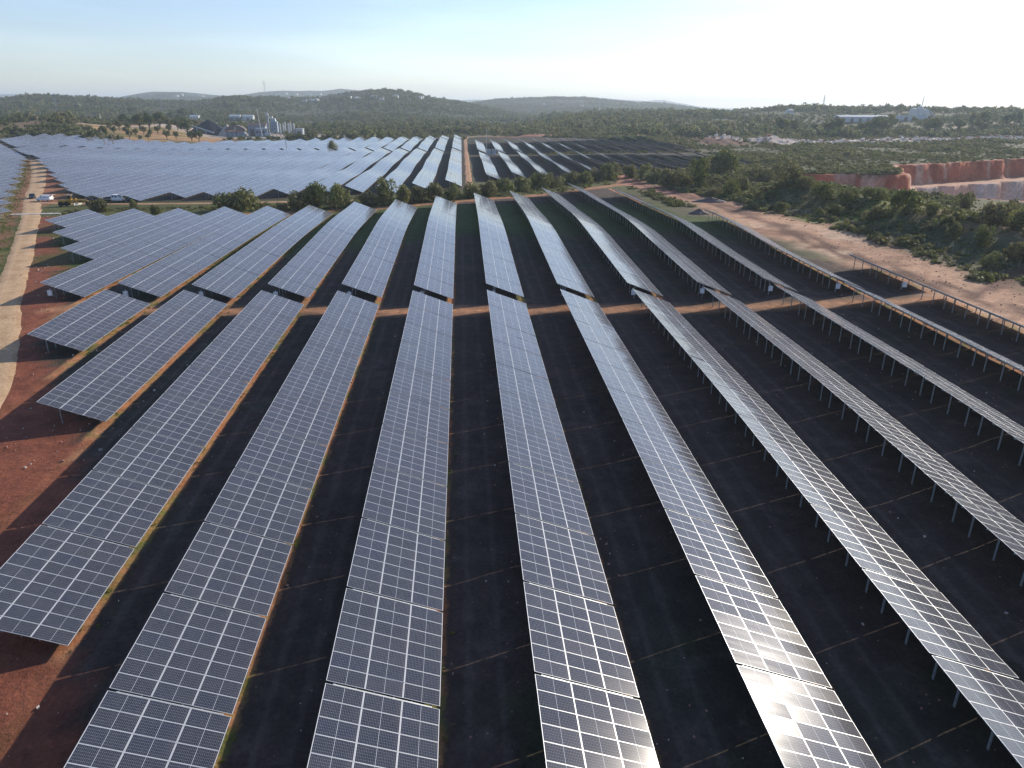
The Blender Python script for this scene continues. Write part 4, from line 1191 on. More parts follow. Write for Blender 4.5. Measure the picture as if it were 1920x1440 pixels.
def car(name, label, loc, rz, paint, kind='hatch'):
    root = empty(name, loc, rz); tag(root, label, {'hatch': 'car', 'van': 'van', 'truck': 'truck'}[kind])
    if kind == 'hatch':
        mb = MB(); loft(mb, [(-2.1, 0.78, 0.45, 0.82, 0.75, 0.78, 0.88), (-1.9, 0.84, 0.28, 0.88, 0.7, 0.84, 0.98), (0.9, 0.86, 0.25, 0.9, 0.68, 0.86, 0.95), (1.9, 0.8, 0.3, 0.84, 0.62, 0.78, 0.76), (2.12, 0.7, 0.4, 0.76, 0.55, 0.7, 0.66)])
        mb.build('body', [paint], root, bevel=0.04)
        mb = MB(); loft(mb, [(-1.95, 0.82, 0.93, 0.78, 1.1, 0.7, 1.3), (-1.2, 0.84, 0.93, 0.8, 1.2, 0.68, 1.46), (0.1, 0.84, 0.93, 0.8, 1.2, 0.66, 1.46), (1.0, 0.82, 0.93, 0.8, 0.96, 0.72, 1.0)])
        mb.build('cabin', [paint], root, bevel=0.04)
        mb = MB()
        for s in (-1, 1):
            for xa, xb in ((-1.55, -0.75), (-0.65, 0.2)):
                mb.add([(xa, s * 0.835, 1.0), (xb, s * 0.835, 1.0), (xb - 0.12, s * 0.735, 1.36), (xa + 0.1, s * 0.735, 1.36)], [(0, 1, 2, 3)])
        mb.add([(0.98, -0.68, 1.04), (0.98, 0.68, 1.04), (0.2, 0.6, 1.44), (0.2, -0.6, 1.44)], [(0, 1, 2, 3)])
        mb.add([(-2.0, -0.66, 1.02), (-2.0, 0.66, 1.02), (-1.72, 0.6, 1.38), (-1.72, -0.6, 1.38)], [(3, 2, 1, 0)])
        mb.build('window', [M_WIND], root)
        wx, wr, ww = 1.3, 0.32, 0.2
        ends = (2.08, -2.1)
    elif kind == 'van':
        mb = MB(); loft(mb, [(-2.5, 0.86, 0.42, 0.92, 0.8, 0.88, 1.05), (-2.3, 0.9, 0.32, 0.95, 0.8, 0.9, 1.1), (1.2, 0.92, 0.3, 0.96, 0.8, 0.9, 1.1), (2.3, 0.86, 0.36, 0.9, 0.75, 0.82, 0.95), (2.55, 0.76, 0.45, 0.82, 0.65, 0.76, 0.8)])
        mb.build('body', [paint], root, bevel=0.05)
        mb = MB(); loft(mb, [(-2.45, 0.88, 1.05, 0.86, 1.4, 0.74, 1.8), (-2.0, 0.9, 1.05, 0.86, 1.45, 0.76, 1.88), (0.5, 0.9, 1.05, 0.86, 1.45, 0.74, 1.86), (1.5, 0.88, 1.05, 0.84, 1.1, 0.78, 1.15)])
        mb.build('cabin', [paint], root, bevel=0.05)
        mb = MB()
        for s in (-1, 1):
            for xa, xb in ((-2.1, -1.2), (-1.05, -0.2), (-0.05, 0.75)):
                mb.add([(xa, s * 0.905, 1.18), (xb, s * 0.905, 1.18), (xb - 0.1, s * 0.80, 1.68), (xa + 0.06, s * 0.80, 1.68)], [(0, 1, 2, 3)])
        mb.add([(1.46, -0.74, 1.2), (1.46, 0.74, 1.2), (0.6, 0.68, 1.82), (0.6, -0.68, 1.82)], [(0, 1, 2, 3)])
        mb.build('window', [M_WIND], root)
        # raised tailgate at the back
        mb = MB(); mb.add([(-2.42, -0.8, 1.84), (-2.42, 0.8, 1.84), (-3.35, 0.75, 2.05), (-3.35, -0.75, 2.05), (-2.42, -0.8, 1.90), (-2.42, 0.8, 1.90), (-3.35, 0.75, 2.11), (-3.35, -0.75, 2.11)],
                         [(3, 2, 1, 0), (4, 5, 6, 7), (0, 1, 5, 4), (1, 2, 6, 5), (2, 3, 7, 6), (3, 0, 4, 7)])
        mb.build('tailgate', [paint], root)
        wx, wr, ww = 1.55, 0.37, 0.24
        ends = (2.52, -2.5)
    else:
        mb = MB(); mb.box((-0.3, 0, 0.62), (5.4, 0.8, 0.22)); mb.build('chassis', [M_BLACKP], root)
        mb = MB(); loft(mb, [(-0.5, 0.9, 0.5, 0.98, 1.1, 0.94, 1.35), (1.7, 0.92, 0.42, 0.98, 1.0, 0.94, 1.32), (2.3, 0.9, 0.42, 0.95, 0.9, 0.88, 1.15), (2.85, 0.82, 0.45, 0.88, 0.75, 0.8, 0.95)])
        mb.build('body', [paint], root, bevel=0.05)
        mb = MB(); loft(mb, [(-0.48, 0.92, 1.3, 0.9, 1.7, 0.8, 2.12), (-0.2, 0.93, 1.3, 0.9, 1.7, 0.82, 2.2), (1.1, 0.93, 1.3, 0.9, 1.7, 0.8, 2.2), (2.15, 0.9, 1.2, 0.86, 1.3, 0.8, 1.36)])
        mb.build('cabin', [paint], root, bevel=0.05)
        mb = MB()
        for s in (-1, 1):
            for xa, xb in ((-0.32, 0.42), (0.56, 1.45)):
                mb.add([(xa, s * 0.945, 1.4), (xb, s * 0.945, 1.4), (xb - 0.22 * (xb > 1), s * 0.85, 2.02), (xa + 0.03, s * 0.85, 2.02)], [(0, 1, 2, 3)])
        mb.add([(2.1, -0.78, 1.4), (2.1, 0.78, 1.4), (1.2, 0.72, 2.14), (1.2, -0.72, 2.14)], [(0, 1, 2, 3)])
        mb.build('window', [M_WIND], root)
        mb = MB(); mb.box((-1.75, 0, 0.98), (2.3, 1.95, 0.08))
        for s in (-1, 1): mb.box((-1.75, s * 0.955, 1.2), (2.3, 0.05, 0.38))
        mb.box((-2.88, 0, 1.2), (0.05, 1.95, 0.38)); mb.box((-0.62, 0, 1.4), (0.06, 1.95, 0.8))
        mb.build('cargo_bed', [M_BLACKP], root)
        wx, wr, ww = 1.95, 0.37, 0.24
        ends = (2.84, -2.92)
    for x in (wx, -wx):
        for s in (-1, 1): wheel(root, x, s * (0.86 - ww / 2 + 0.05), wr, ww)
    for s in (-1, 1):
        mb = MB(); mb.box((ends[0], s * 0.56, 0.64), (0.08, 0.26, 0.14)); mb.build('headlight', [M_LAMP], root)
        mb = MB(); mb.box((ends[1], s * 0.66, 0.72), (0.06, 0.18, 0.2)); mb.build('tail_light', [M_TAIL], root)
    mb = MB(); mb.box((ends[0] - 0.02, 0, 0.44), (0.12, 1.4, 0.16)); mb.box((ends[1] + 0.02, 0, 0.46), (0.12, 1.4, 0.16)); mb.build('bumper', [M_BLACKP], root)
    return root

def at(key, dx=0, dy=0):
    x, y = SPOT[key][0] + dx, SPOT[key][1] + dy
    return (x, y, gz(x, y) + 0.08)

ROAD_DIR = math.atan2(304 - 210.2, -166.5 + 118.7)
car('car', 'small dark car with white front parked at the edge of the dirt road', at('car', 0, 1), ROAD_DIR + math.pi, M_BLACKP, 'hatch')
car('van', 'white van with raised tailgate parked on the dirt road', at('pickup', 0, 0.8), math.radians(168), M_WHITE, 'van')
car('crew_truck', 'white crew-cab truck with dark open bed on the cross road', at('truck', 0, 0.5), math.radians(-3), M_WHITE, 'truck')

def grader(loc, rz):
    root = empty('road_grader', loc, rz); tag(root, 'yellow road grader with tall cab standing where the roads cross', 'grader')
    mb = MB(); mb.prism([(-3.9, 0.75), (-3.9, 1.55), (-3.5, 1.75), (-1.5, 1.85), (-1.2, 1.6), (-1.2, 0.75)], -0.55, 0.55); mb.build('engine_hood', [M_YELLOW], root, bevel=0.05)
    mb = MB(); mb.prism([(-1.3, 0.8), (-0.2, 0.8), (0.3, 1.55), (3.6, 1.25), (4.1, 0.85), (4.3, 0.85), (4.2, 1.15), (3.7, 1.6), (0.3, 1.95), (-1.3, 1.5)], -0.17, 0.17); mb.build('main_frame', [M_YELLOW], root, bevel=0.02)
    cab = MB(); cab.box((-0.75, 0, 1.75), (1.15, 1.3, 0.5)); 
    for x in (-1.28, -0.22):
        for s in (-1, 1): cab.box((x, s * 0.6, 2.5), (0.09, 0.09, 1.1))
    c = cab.build('cab', [M_YELLOW], root)
    mb = MB(); mb.box((-0.75, 0, 3.1), (1.5, 1.6, 0.12)); mb.build('roof', [M_RIM], c)
    mb = MB(); mb.box((-0.75, 0, 2.5), (1.0, 1.16, 1.0)); mb.build('window', [M_WIND], c)
    for x in (-3.1, -1.6):
        for s in (-1, 1): wheel(root, x, s * 0.95, 0.68, 0.42)
    for s in (-1, 1): wheel(root, 4.1, s * 0.95, 0.66, 0.4)
    mb = MB(); mb.box((4.1, 0, 0.72), (0.25, 1.8, 0.25)); mb.build('front_axle', [M_YELLOW], root)
    mb = MB()
    prof = [(0.0, 0.05), (0.16, 0.3), (0.2, 0.5), (0.1, 0.75)]
    vs = []; fs = []
    for k, yy in enumerate((-1.8, 1.8)):
        for p in prof: vs.append((1.1 + p[0] + yy * 0.32, yy, p[1]))
        for p in prof: vs.append((1.05 + p[0] + yy * 0.32, yy, p[1]))
    n = 4
    for i in range(3): fs += [(i, i + 1, i + 9, i + 8), (i + 4, i + 12, i + 13, i + 5)]
    fs += [(3, 7, 15, 11), (0, 8, 12, 4), (0, 4, 5, 1), (1, 5, 6, 2), (2, 6, 7, 3), (8, 9, 13, 12), (9, 10, 14, 13), (10, 11, 15, 14)]
    mb.add(vs, fs); mb.build('blade', [M_LIME], root)
    mb = MB(); mb.tube((3.6, 0.5, 0.9), (0.9, 0.2, 0.85), 0.09); mb.tube((3.6, -0.5, 0.9), (0.9, -0.2, 0.85), 0.09); mb.tube((0.9, 0, 0.72), (0.9, 0, 0.95), 0.6, n=16)
    mb.build('circle_drawbar', [M_YELLOW], root)
    for s in (-1, 1):
        mb = MB(); mb.tube((0.9, s * 0.5, 2.3), (0.9, s * 0.55, 0.95), 0.07); mb.box((0.9, s * 0.42, 1.9), (0.3, 0.5, 0.16)); mb.build('lift_cylinder', [M_YELLOW], root)
    mb = MB(); mb.box((-3.3, 0.35, 2.05), (0.12, 0.12, 0.6)); mb.build('exhaust', [M_BLACKP], root)
    mb = MB(); mb.box((4.75, 0, 0.75), (0.25, 2.0, 0.55)); mb.box((4.45, 0, 0.8), (0.4, 0.5, 0.2)); mb.build('front_plough', [M_YELLOW], root)
    return root
grader(at('grader', 0.5, 1.0), math.radians(12))

# ------------------------------------------------------------------ culvert slab across the road
def slab():
    x, y = SPOT['slab'][:2]
    mb = MB(); L = 13.0; W = 1.9
    root = empty('culvert_slab', (x + 0.3, y, gz(x, y) + 0.02), math.radians(4)); tag(root, 'pale concrete culvert slab laid across the dirt road', 'slab')
    for i in range(5):
        u = -L / 2 + (i + 0.5) * L / 5
        mb = MB(); mb.box((u, 0, 0.05 + gz(x + 0.3 + u, y) - gz(x, y)), (L / 5 - 0.05, W, 0.26)); mb.build('slab_unit', [M_CONC], root, bevel=0.02)
slab()

# ------------------------------------------------------------------ wire fence left of the road
def fence(name, label, pts, step, h, wires, offset=0.0):
    L = smooth_line(pts, step)
    root = empty(name, (L[0][0], L[0][1], gz(*L[0]))); tag(root, label, 'fence')
    mb = MB(); mb.tube((0, 0, -0.3), (0, 0, h), 0.045, 0.04, 6); me_p = mb.mesh('post', [M_WIRE])
    tops = []
    for x, y in L:
        z = gz(x, y); o = bpy.data.objects.new('post', me_p); link(o, root)
        o.location = Vector((x, y, z)) - root.location; o.rotation_euler = (prng.gauss(0, 0.03), prng.gauss(0, 0.03), 0)
        tops.append(Vector((x, y, z)) - root.location)
    for k in range(wires):
        mb = MB(); zz = h * (k + 0.6) / wires
        for a, b in zip(tops[:-1], tops[1:]):
            mb.tube(a + Vector((0, 0, zz)), b + Vector((0, 0, zz)), 0.008, n=3, caps=False)
        mb.build('wire', [M_WIRE], root)
fence('wire_fence', 'grey wire fence with thin posts along the left side of the dirt road', [(p[0] - 6.2, p[1] - 2.5) for p in ROAD_L[3:]], 3.0, 2.0, 6)
fence('scrub_fence', 'low wire fence with thin posts along the foot of the scrub berm', [(84, 205), (86, 185), (91, 160), (97, 135), (104, 110)], 3.5, 1.3, 3)

# ------------------------------------------------------------------ poles and pylons
def pole(key, h, label, lean=(0, 0), arm=True, xy=None, r=0.16, mat=None):
    x, y = SPOT[key][:2] if xy is None else xy
    root = empty('utility_pole', (x, y, gz(x, y))); tag(root, label, 'pole')
    mb = MB(); mb.tube((0, 0, -0.5), (lean[0], lean[1], h), r, r * 0.65, 8); mb.build('shaft', [mat or M_WOODP], root)
    if arm:
        mb = MB(); mb.box((lean[0], lean[1], h - 0.5), (2.4, 0.14, 0.14)); c = mb.build('crossarm', [mat or M_WOODP], root)
        for dx in (-1.1, 0, 1.1):
            mb = MB(); mb.tube((lean[0] + dx, lean[1], h - 0.43), (lean[0] + dx, lean[1], h - 0.1), 0.07, 0.05, 6); mb.build('insulator', [M_LIME], c)
pole('pole1', 11.5, 'dark wooden pole leaning left between the far left panel rows', (-1.7, 0), False, r=0.28)
pole('pole2', 14.0, 'pale wooden pole leaning left between the far left panel rows', (-1.6, 0), True, r=0.32)
pole('pole3', 24.0, 'tall pale mast leaning slightly beside the grey plant buildings', (-2.3, 0), False, r=0.36, mat=M_LIME)
pole('pole4', 14.0, 'thin pole with crossarm right of the plant', (-0.6, 0), True, r=0.2)
pole('pole5', 13.0, 'thin pole with crossarm rising from a dark gap in the far array', (-0.3, 0), True, r=0.2)
pole('pole6', 9.0, 'left one of two short twin poles at the right edge of the far array', (0, 0), False, r=0.22)
pole('pole7', 8.6, 'right one of two short twin poles at the right edge of the far array', (0, 0), False, r=0.22)
pole('trafo', 15.0, 'slim grey pole beside the transformer frame in the far right block', (0, 0), False, xy=(14.6, 446.0), r=0.2, mat=M_STEEL)

def pylon(x, y, h, label):
    root = empty('power_pylon', (x, y, gz(x, y)), math.radians(25)); tag(root, label, 'pylon')
    def wid(z): return np.interp(z, [0, 0.62 * h, h], [0.13 * h, 0.035 * h, 0.012 * h])
    mb = MB(); zs = np.linspace(0, h, 11); t = max(0.12, h * 0.006)
    for a, b in zip(zs[:-1], zs[1:]):
        for i in range(4):
            c0 = [(1, 1), (-1, 1), (-1, -1), (1, -1)][i]; c1 = [(1, 1), (-1, 1), (-1, -1), (1, -1)][(i + 1) % 4]
            wa, wb = wid(a) / 2, wid(b) / 2
            mb.tube((c0[0] * wa, c0[1] * wa, a), (c0[0] * wb, c0[1] * wb, b), t, n=4, caps=False)
            mb.tube((c0[0] * wa, c0[1] * wa, a), (c1[0] * wb, c1[1] * wb, b), t * 0.6, n=4, caps=False)
    mb.build('lattice_mast', [M_STEEL], root)
    for z, l in ((0.66 * h, 0.30 * h), (0.78 * h, 0.24 * h), (0.9 * h, 0.18 * h)):
        mb = MB()
        for s in (-1, 1):
            mb.tube((0, 0, z), (s * l / 2, 0, z + 0.01 * h), t, n=4); mb.tube((0, 0, z + 0.05 * h), (s * l / 2, 0, z + 0.01 * h), t * 0.7, n=4)
            mb.tube((s * l / 2, 0, z), (s * l / 2, 0, z - 0.035 * h), t * 0.8, n=4)
        mb.build('crossarm', [M_STEEL], root)
    return root
pylon(-592, 1170, 34, 'steel lattice power pylon on the left hillside above the brown field')
pylon(-544, 1440, 32, 'faint steel lattice pylon before the wooded ridge, left of the plant')
pylon(460, 2530, 48, 'faint lattice pylon on the low hill right of the middle')
pylon(-1179, 4762, 75, 'tiny mast on the far ridge left of the main hill')
pylon(600, 1240, 24, 'thin mast sticking up from the right-hand ridge')

# ------------------------------------------------------------------ transformer station in the far right block
def station():
    x, y = SPOT['trafo'][:2]
    root = empty('transformer_station', (x - 1, y, gz(x, y))); tag(root, 'grey transformer station with white tanks between the far right panel rows', 'transformer')
    mb = MB(); mb.box((0, 0, 0.15), (9, 4.5, 0.3)); mb.build('base', [M_CONC], root)
    mb = MB(); mb.box((-1.6, 0, 1.6), (2.6, 2.4, 2.6)); mb.build('cabinet', [M_CLAD], root, bevel=0.04)
    mb = MB(); mb.box((1.4, 0, 1.5), (2.6, 2.0, 2.2)); c = mb.build('transformer', [M_CLAD], root, bevel=0.04)
    for dx in (0.7, 2.1):
        mb = MB(); mb.tube((dx, -0.7, 3.0), (dx, 0.7, 3.0), 0.42, n=12); mb.build('tank', [M_LIME], c)
    for k in range(5):
        mb = MB(); mb.tube((3.2 + k * 0.75, -1.4, 0.3), (3.2 + k * 0.75, -1.4, 2.6), 0.06, n=6); mb.build('rail_post', [M_LIME], root)
    mb = MB(); mb.box((4.7, -1.4, 1.0), (3.1, 0.06, 0.08)); mb.box((4.7, -1.4, 0.5), (3.1, 0.06, 0.08)); mb.build('rail', [M_LIME], root)
station()

# ------------------------------------------------------------------ aggregate plant behind the array
def building(name, label, x, y, w, d, h, wall, roof, roofkind='gable', rz=0.0, windows=0, cat='building', z=None, doors=0, pitch=0.25):
    root = empty(name, (x, y, gz(x, y) - 0.2 if z is None else z), rz); tag(root, label, cat)
    mb = MB(); mb.box((0, 0, h / 2), (w, d, h)); mb.build('wall', [wall], root)
    mb = MB(); o = 0.35
    if roofkind == 'gable':
        rh = d * pitch
        mb.prism([(-d / 2 - o, h), (d / 2 + o, h), (d / 2 + o, h + 0.15), (0, h + rh + 0.15), (-d / 2 - o, h + 0.15)], -w / 2 - o, w / 2 + o, axis='x')
    elif roofkind == 'hip':
        mb.box((0, 0, h + d * 0.14), (w + 2 * o, d + 2 * o, d * 0.28), taper=0.3)
    else:
        mb.box((0, 0, h + 0.15), (w + 2 * o, d + 2 * o, 0.3))
    rf = mb.build('roof', [roof], root)
    for k in range(windows):
        u = -w / 2 + (k + 0.5) * w / windows
        mb = MB(); mb.box((u, -d / 2 - 0.02, h * 0.6), (min(1.4, w / windows * 0.5), 0.1, h * 0.28)); mb.build('window', [M_WIND], root)
    for k in range(doors):
        u = -w / 2 + (k + 0.5) * w / max(doors, 1)
        mb = MB(); mb.box((u, -d / 2 - 0.03, h * 0.36), (min(4, w / doors * 0.5), 0.12, h * 0.7)); mb.build('door', [M_ROOFD], root)
    return root

def plant():
    y0 = 727.0
    # mixing tower
    x = -175.0
    root = empty('mixing_tower', (x, y0, gz(x, y0))); tag(root, 'tall blue-grey mixing tower of the plant with stepped top', 'tower')
    for dx in (-1.9, 1.9):
        for dy in (-1.9, 1.9):
            mb = MB(); mb.box((dx, dy, 2.2), (0.35, 0.35, 4.4)); mb.build('leg', [M_STEEL], root)
    mb = MB(); mb.box((0.4, 0, 8.6), (6.2, 5.0, 9.6)); mb.build('body', [M_CLADB], root)
    mb = MB(); mb.box((0, 0, 14.6), (4.6, 4.6, 3.0), taper=0.75); mb.build('head', [M_CLAD], root)
    mb = MB(); mb.box((-1.2, 0, 17.0), (1.6, 1.8, 2.0)); mb.build('hoist_box', [M_LIME], root)
    for k, (dx, z) in enumerate(((-1.2, 6.0), (0.9, 7.4), (-0.8, 9.3), (1.2, 11.0))):
        mb = MB(); mb.box((dx, -2.53, z), (0.9, 0.1, 0.9)); mb.build('window', [M_WIND], root)
    mb = MB()
    for k in range(9):
        mb.box((2.9, -1.5 + (k % 2) * 1.5, 2 + k * 1.4), (0.7, 2.6, 0.12))
    mb.build('stair', [M_STEEL], root)
    # bucket elevator
    x = -180.6
    root = empty('bucket_elevator', (x, y0 + 1, gz(x, y0))); tag(root, 'slender pale elevator shaft left of the mixing tower', 'elevator')
    mb = MB(); mb.box((0, 0, 9.6), (1.7, 1.3, 19.2)); mb.build('shaft', [M_CLAD], root)
    mb = MB(); mb.tube((0, -0.9, 19.4), (0, 0.9, 19.4), 1.2, n=12); mb.build('head_wheel', [M_CLADW], root)
    mb = MB(); mb.tube((0.6, 0, 18.6), (3.6, 0, 14.5), 0.4, n=8); mb.build('chute', [M_CLADW], root)
    # silos
    for i, (dx, h, r) in enumerate(((-168.9, 11.2, 0.85), (-166.6, 10.8, 0.8), (-164.2, 12.6, 0.85), (-161.8, 11.6, 0.8), (-159.2, 12.0, 0.85), (-156.8, 11.6, 0.85))):
        root = empty('silo', (dx, y0 - 3 + (i % 2) * 2.5, gz(dx, y0))); tag(root, ORD[i] + ' slim pale silo from the left, right of the mixing tower', 'silo', 'silos of the plant')
        mb = MB(); mb.lathe([(r * 0.25, 1.6), (r, 3.4), (r, h - 0.6), (r * 0.5, h), (0.1, h + 0.15)], n=14); mb.build('barrel', [M_CLADW], root, smooth=False)
        for a in range(4):
            t = a * math.pi / 2 + 0.4
            mb = MB(); mb.tube((r * 0.95 * math.cos(t), r * 0.95 * math.sin(t), -0.2), (r * 0.95 * math.cos(t), r * 0.95 * math.sin(t), 3.6), 0.09, n=5); mb.build('leg', [M_STEEL], root)
        mb = MB(); mb.box((0, 0, h + 0.5), (0.5, 0.5, 0.8)); mb.build('filter', [M_CLAD], root)
    building('plant_shed', 'grey-green metal shed right of the silos on the plant yard', -151.5, y0, 6.4, 7, 7.2, M_CLAD, M_CLADW, 'flat', doors=1)
    building('plant_office', 'low blue-grey hall in front of the mixing tower', -186.5, y0 - 2, 9.0, 8, 7.0, M_CLADB, M_CLADW, 'flat', windows=3)
    building('plant_hall', 'dark-roofed hall behind the tall leaning mast', -193.5, y0 + 14, 16, 12, 9.0, M_CLADB, M_ROOFD, 'gable', doors=2)
    root = empty('fuel_tank', (-179.5, y0 - 7, gz(-180, y0))); tag(root, 'pale blue horizontal tank lying in front of the plant hall', 'tank')
    mb = MB(); mb.tube((-2.6, 0, 2.2), (2.6, 0, 2.2), 1.25, n=14); mb.build('barrel', [M_CLADW], root)
    for dx in (-1.6, 1.6):
        mb = MB(); mb.box((dx, 0, 0.6), (0.5, 1.8, 1.4)); mb.build('cradle', [M_CONC], root)
    # covered hopper with red beam
    x, y = -207.0, 716.0
    root = empty('hopper_shed', (x, y, gz(x, y))); tag(root, 'open hopper shed with domed dark roof and long red beam', 'shed')
    for dx in (-9, -5, -1, 3, 7):
        mb = MB(); mb.box((dx, -3.6, 2.4), (0.4, 0.4, 4.8)); mb.build('column', [M_CLADW], root)
    mb = MB(); mb.box((-1, -3.6, 4.9), (18.5, 0.5, 0.6)); mb.build('beam', [M_REDB], root)
    mb = MB(); mb.box((-1, 1.5, 2.2), (17.5, 6, 4.4)); mb.build('hopper_wall', [M_CLADB], root)
    mb = MB(); mb.prism([(-9.5, 5.4), (8.5, 5.4), (8.2, 7.0), (5.0, 9.3), (1.0, 10.3), (-4, 9.8), (-8, 8.0)], -3.2, 5.0); mb.build('roof', [M_ROOFD], root)
    mb = MB(); mb.prism([(-1.2, 5.5), (1.6, 5.5), (0.6, 8.6), (-0.4, 8.9)], -3.5, -3.21); mb.build('dusty_gable', [M_GRAVEL], root)
    # stockpile, dark slope with a pale cut face
    def heap(name, label, x, y, rx, ry, h, mat, seed, power=1.0):
        rg2 = np.random.default_rng(seed); n, m_ = 28, 9; vs = []; fs = []
        for j in range(m_ + 1):
            t = j / m_
            for i in range(n):
                a = 2 * math.pi * i / n
                k = (1 - t) * (1 + 0.16 * math.sin(2 * a + seed) + 0.08 * math.sin(5 * a + 2 * seed))
                vs.append((rx * k * math.cos(a) + rg2.normal(0, 0.12), ry * k * math.sin(a) + rg2.normal(0, 0.12), h * t ** power - (0.6 if j == 0 else 0) + rg2.normal(0, 0.06)))
        for j in range(m_):
            for i in range(n):
                i2 = (i + 1) % n; fs.append((j * n + i, j * n + i2, (j + 1) * n + i2, (j + 1) * n + i))
        o = bpy.data.objects.new(name, mesh_from(name, vs, fs, [mat], smooth=True)); link(o); o.location = (x, y, gz(x, y)); tag(o, label, 'stockpile')
    heap('aggregate_heap', 'tall dark stockpile left of the plant', -240, 745, 18, 13, 14.0, M_COAL, 1, 0.85)
    heap('gravel_heap', 'pale gravel stockpile leaning on the right of the dark stockpile', -222, 740, 11, 10, 11.0, M_GRAVEL, 4, 0.9)
    heap('spoil_heap', 'small dark earth heap at the far end of a right-hand panel row', SPOT['heap2'][0], SPOT['heap2'][1], 2.6, 2.2, 1.3, M_ROOFD, 2)
    heap('earth_bank', 'dark churned earth bank on the bare track beside the scrub', SPOT['hole'][0] + 2, SPOT['hole'][1], 5.5, 2.2, 1.4, M_ROOFD, 3)
    # conveyor
    root = empty('conveyor', (-243, 722, gz(-243, 722))); tag(root, 'long dark conveyor sloping in front of the stockpiles', 'conveyor')
    mb = MB(); a, b = Vector((-11, 0, 9.0)), Vector((15, -4, 1.2)); mb.tube(a, b, 0.75, n=4); mb.build('belt_truss', [M_CLADB], root)
    for t in (0.1, 0.4, 0.7):
        p = a.lerp(b, t); mb = MB(); mb.tube((p.x - 0.8, p.y, -0.3), p, 0.15, n=5); mb.tube((p.x + 0.8, p.y, -0.3), p, 0.15, n=5); mb.build('trestle', [M_STEEL], root)
plant()

# ------------------------------------------------------------------ sheds and houses in the distance
building('farm_shed', 'long grey-blue shed with dark door on the field behind the plant', -352, 1222, 16, 10, 7, M_CLADB, M_CLADW, 'gable', doors=2)
building('warehouse', 'pale long warehouse at the right end of the field behind the plant', -333, 1226, 16, 10, 7.5, M_CLADW, M_CLADW, 'gable', doors=1)
building('barn', 'white barn above the green field behind the orchard', -440, 1300, 14, 9, 6, M_LIME, M_CLADW, 'gable', windows=3)
building('farmhouse', 'dark-roofed farmhouse among the trees above the orchard', -548, 1180, 20, 10, 6, M_CLAD, M_ROOFD, 'gable', windows=4)
building('white_farmhouse', 'white farmhouse at the top of the orchard slope', -470, 1160, 12, 9, 7, M_LIME, M_CLADW, 'gable', windows=3)
building('long_shed', 'long pale blue industrial shed among the trees on the right', 488, 905, 62, 16, 6, M_CLADW, M_CLADW, 'gable', doors=6, pitch=0.12)
building('small_shed', 'small pale shed right of the long industrial shed', 520, 868, 14, 9, 6, M_CLADW, M_CLADW, 'flat', doors=1)
def crusher():
    x, y = 548.0, 886.0
    root = empty('crusher_plant', (x, y, gz(x, y))); tag(root, 'white dusty crusher plant with domed bins on the right', 'plant')
    for dx, r, h in ((-7, 4.5, 13), (1, 4.2, 15), (8, 3.8, 12)):
        mb = MB(); mb.lathe([(r, 0), (r, h * 0.75), (r * 0.75, h * 0.92), (0.3, h)], (dx, 0, 0), n=14); mb.build('bin', [M_LIME], root)
    mb = MB(); mb.tube((2, 0, 12), (3, 0, 27), 0.5, 0.3, 8); mb.build('stack', [M_CLADW], root)
    mb = MB(); mb.tube((8, -2, 12), (20, -2, 3), 0.9, n=6); mb.build('conveyor', [M_CLAD], root)
    mb = MB(); mb.box((-2, -5, 2.5), (14, 5, 5)); mb.build('shed', [M_CLADW], root)
crusher()
HOUSES = [(-209, 1894), (-162, 1940), (-107, 1973), (-189, 1861), (-100, 1985), (-395, 1989), (-380, 1994), (-368, 2000), (-463, 2108), (-280, 1970), (-255, 1930), (-215, 1925),
          (-1440, 4256), (-1424, 4335), (-1475, 4200), (-1472, 4109), (-1400, 4300), (-1083, 4660), (-1040, 4690), (-900, 4720), (-853, 4765), (-980, 4700), (450, 2858), (327, 3021), (183, 3087), (603, 955), (465, 1060)]
HOUSES.sort(key=lambda p: math.atan2(*p))
for i, (x, y) in enumerate(HOUSES):
    k = 0.8 if y < 1500 else (1.0 if y < 3500 else 1.6)
    hrg = random.Random(i)
    building('house', ORD[i] + ' white house from the left among the trees on the hills', x, y, hrg.uniform(10, 16) * k, 8 * k, hrg.uniform(4.5, 7) * k, M_LIME, M_TILE if hrg.random() < 0.45 else M_LIME, 'hip' if hrg.random() < 0.6 else 'flat', rz=hrg.uniform(-0.5, 0.5), windows=3, cat='house')

# ------------------------------------------------------------------ loose stone
def stone_mesh(n, pts_fn, smin, smax, seed, name, mats, label):
    rg2 = np.random.default_rng(seed); vs = []; fs = []; mi = []
    base = np.array([(x, y, z) for z in (-1, 1) for x, y in ((-1, -1), (1, -1), (1, 1), (-1, 1))], float)
    q = [(3, 2, 1, 0), (4, 5, 6, 7), (0, 1, 5, 4), (1, 2, 6, 5), (2, 3, 7, 6), (3, 0, 4, 7)]
    P = pts_fn(rg2, n); Z = ground(P[:, 0], P[:, 1])
    for i in range(n):
        s = smin + (smax - smin) * rg2.uniform() ** 2.5
        b = base * s * rg2.uniform(0.6, 1.3, 3) * 0.5 + rg2.normal(0, s * 0.12, (8, 3))
        t = rg2.uniform(0, 3.14); c, sn = math.cos(t), math.sin(t)
        b[:, :2] = b[:, :2] @ np.array([[c, -sn], [sn, c]])
        k = len(vs); vs += [tuple(v) for v in b + np.array([P[i, 0], P[i, 1], Z[i] + s * 0.25])]
        fs += [tuple(a + k for a in f) for f in q]; mi += [int(rg2.integers(0, len(mats)))] * 6
    o = bpy.data.objects.new(name, mesh_from(name, vs, fs, mats, mi)); link(o); tag(o, label, 'stones', kind='stuff')
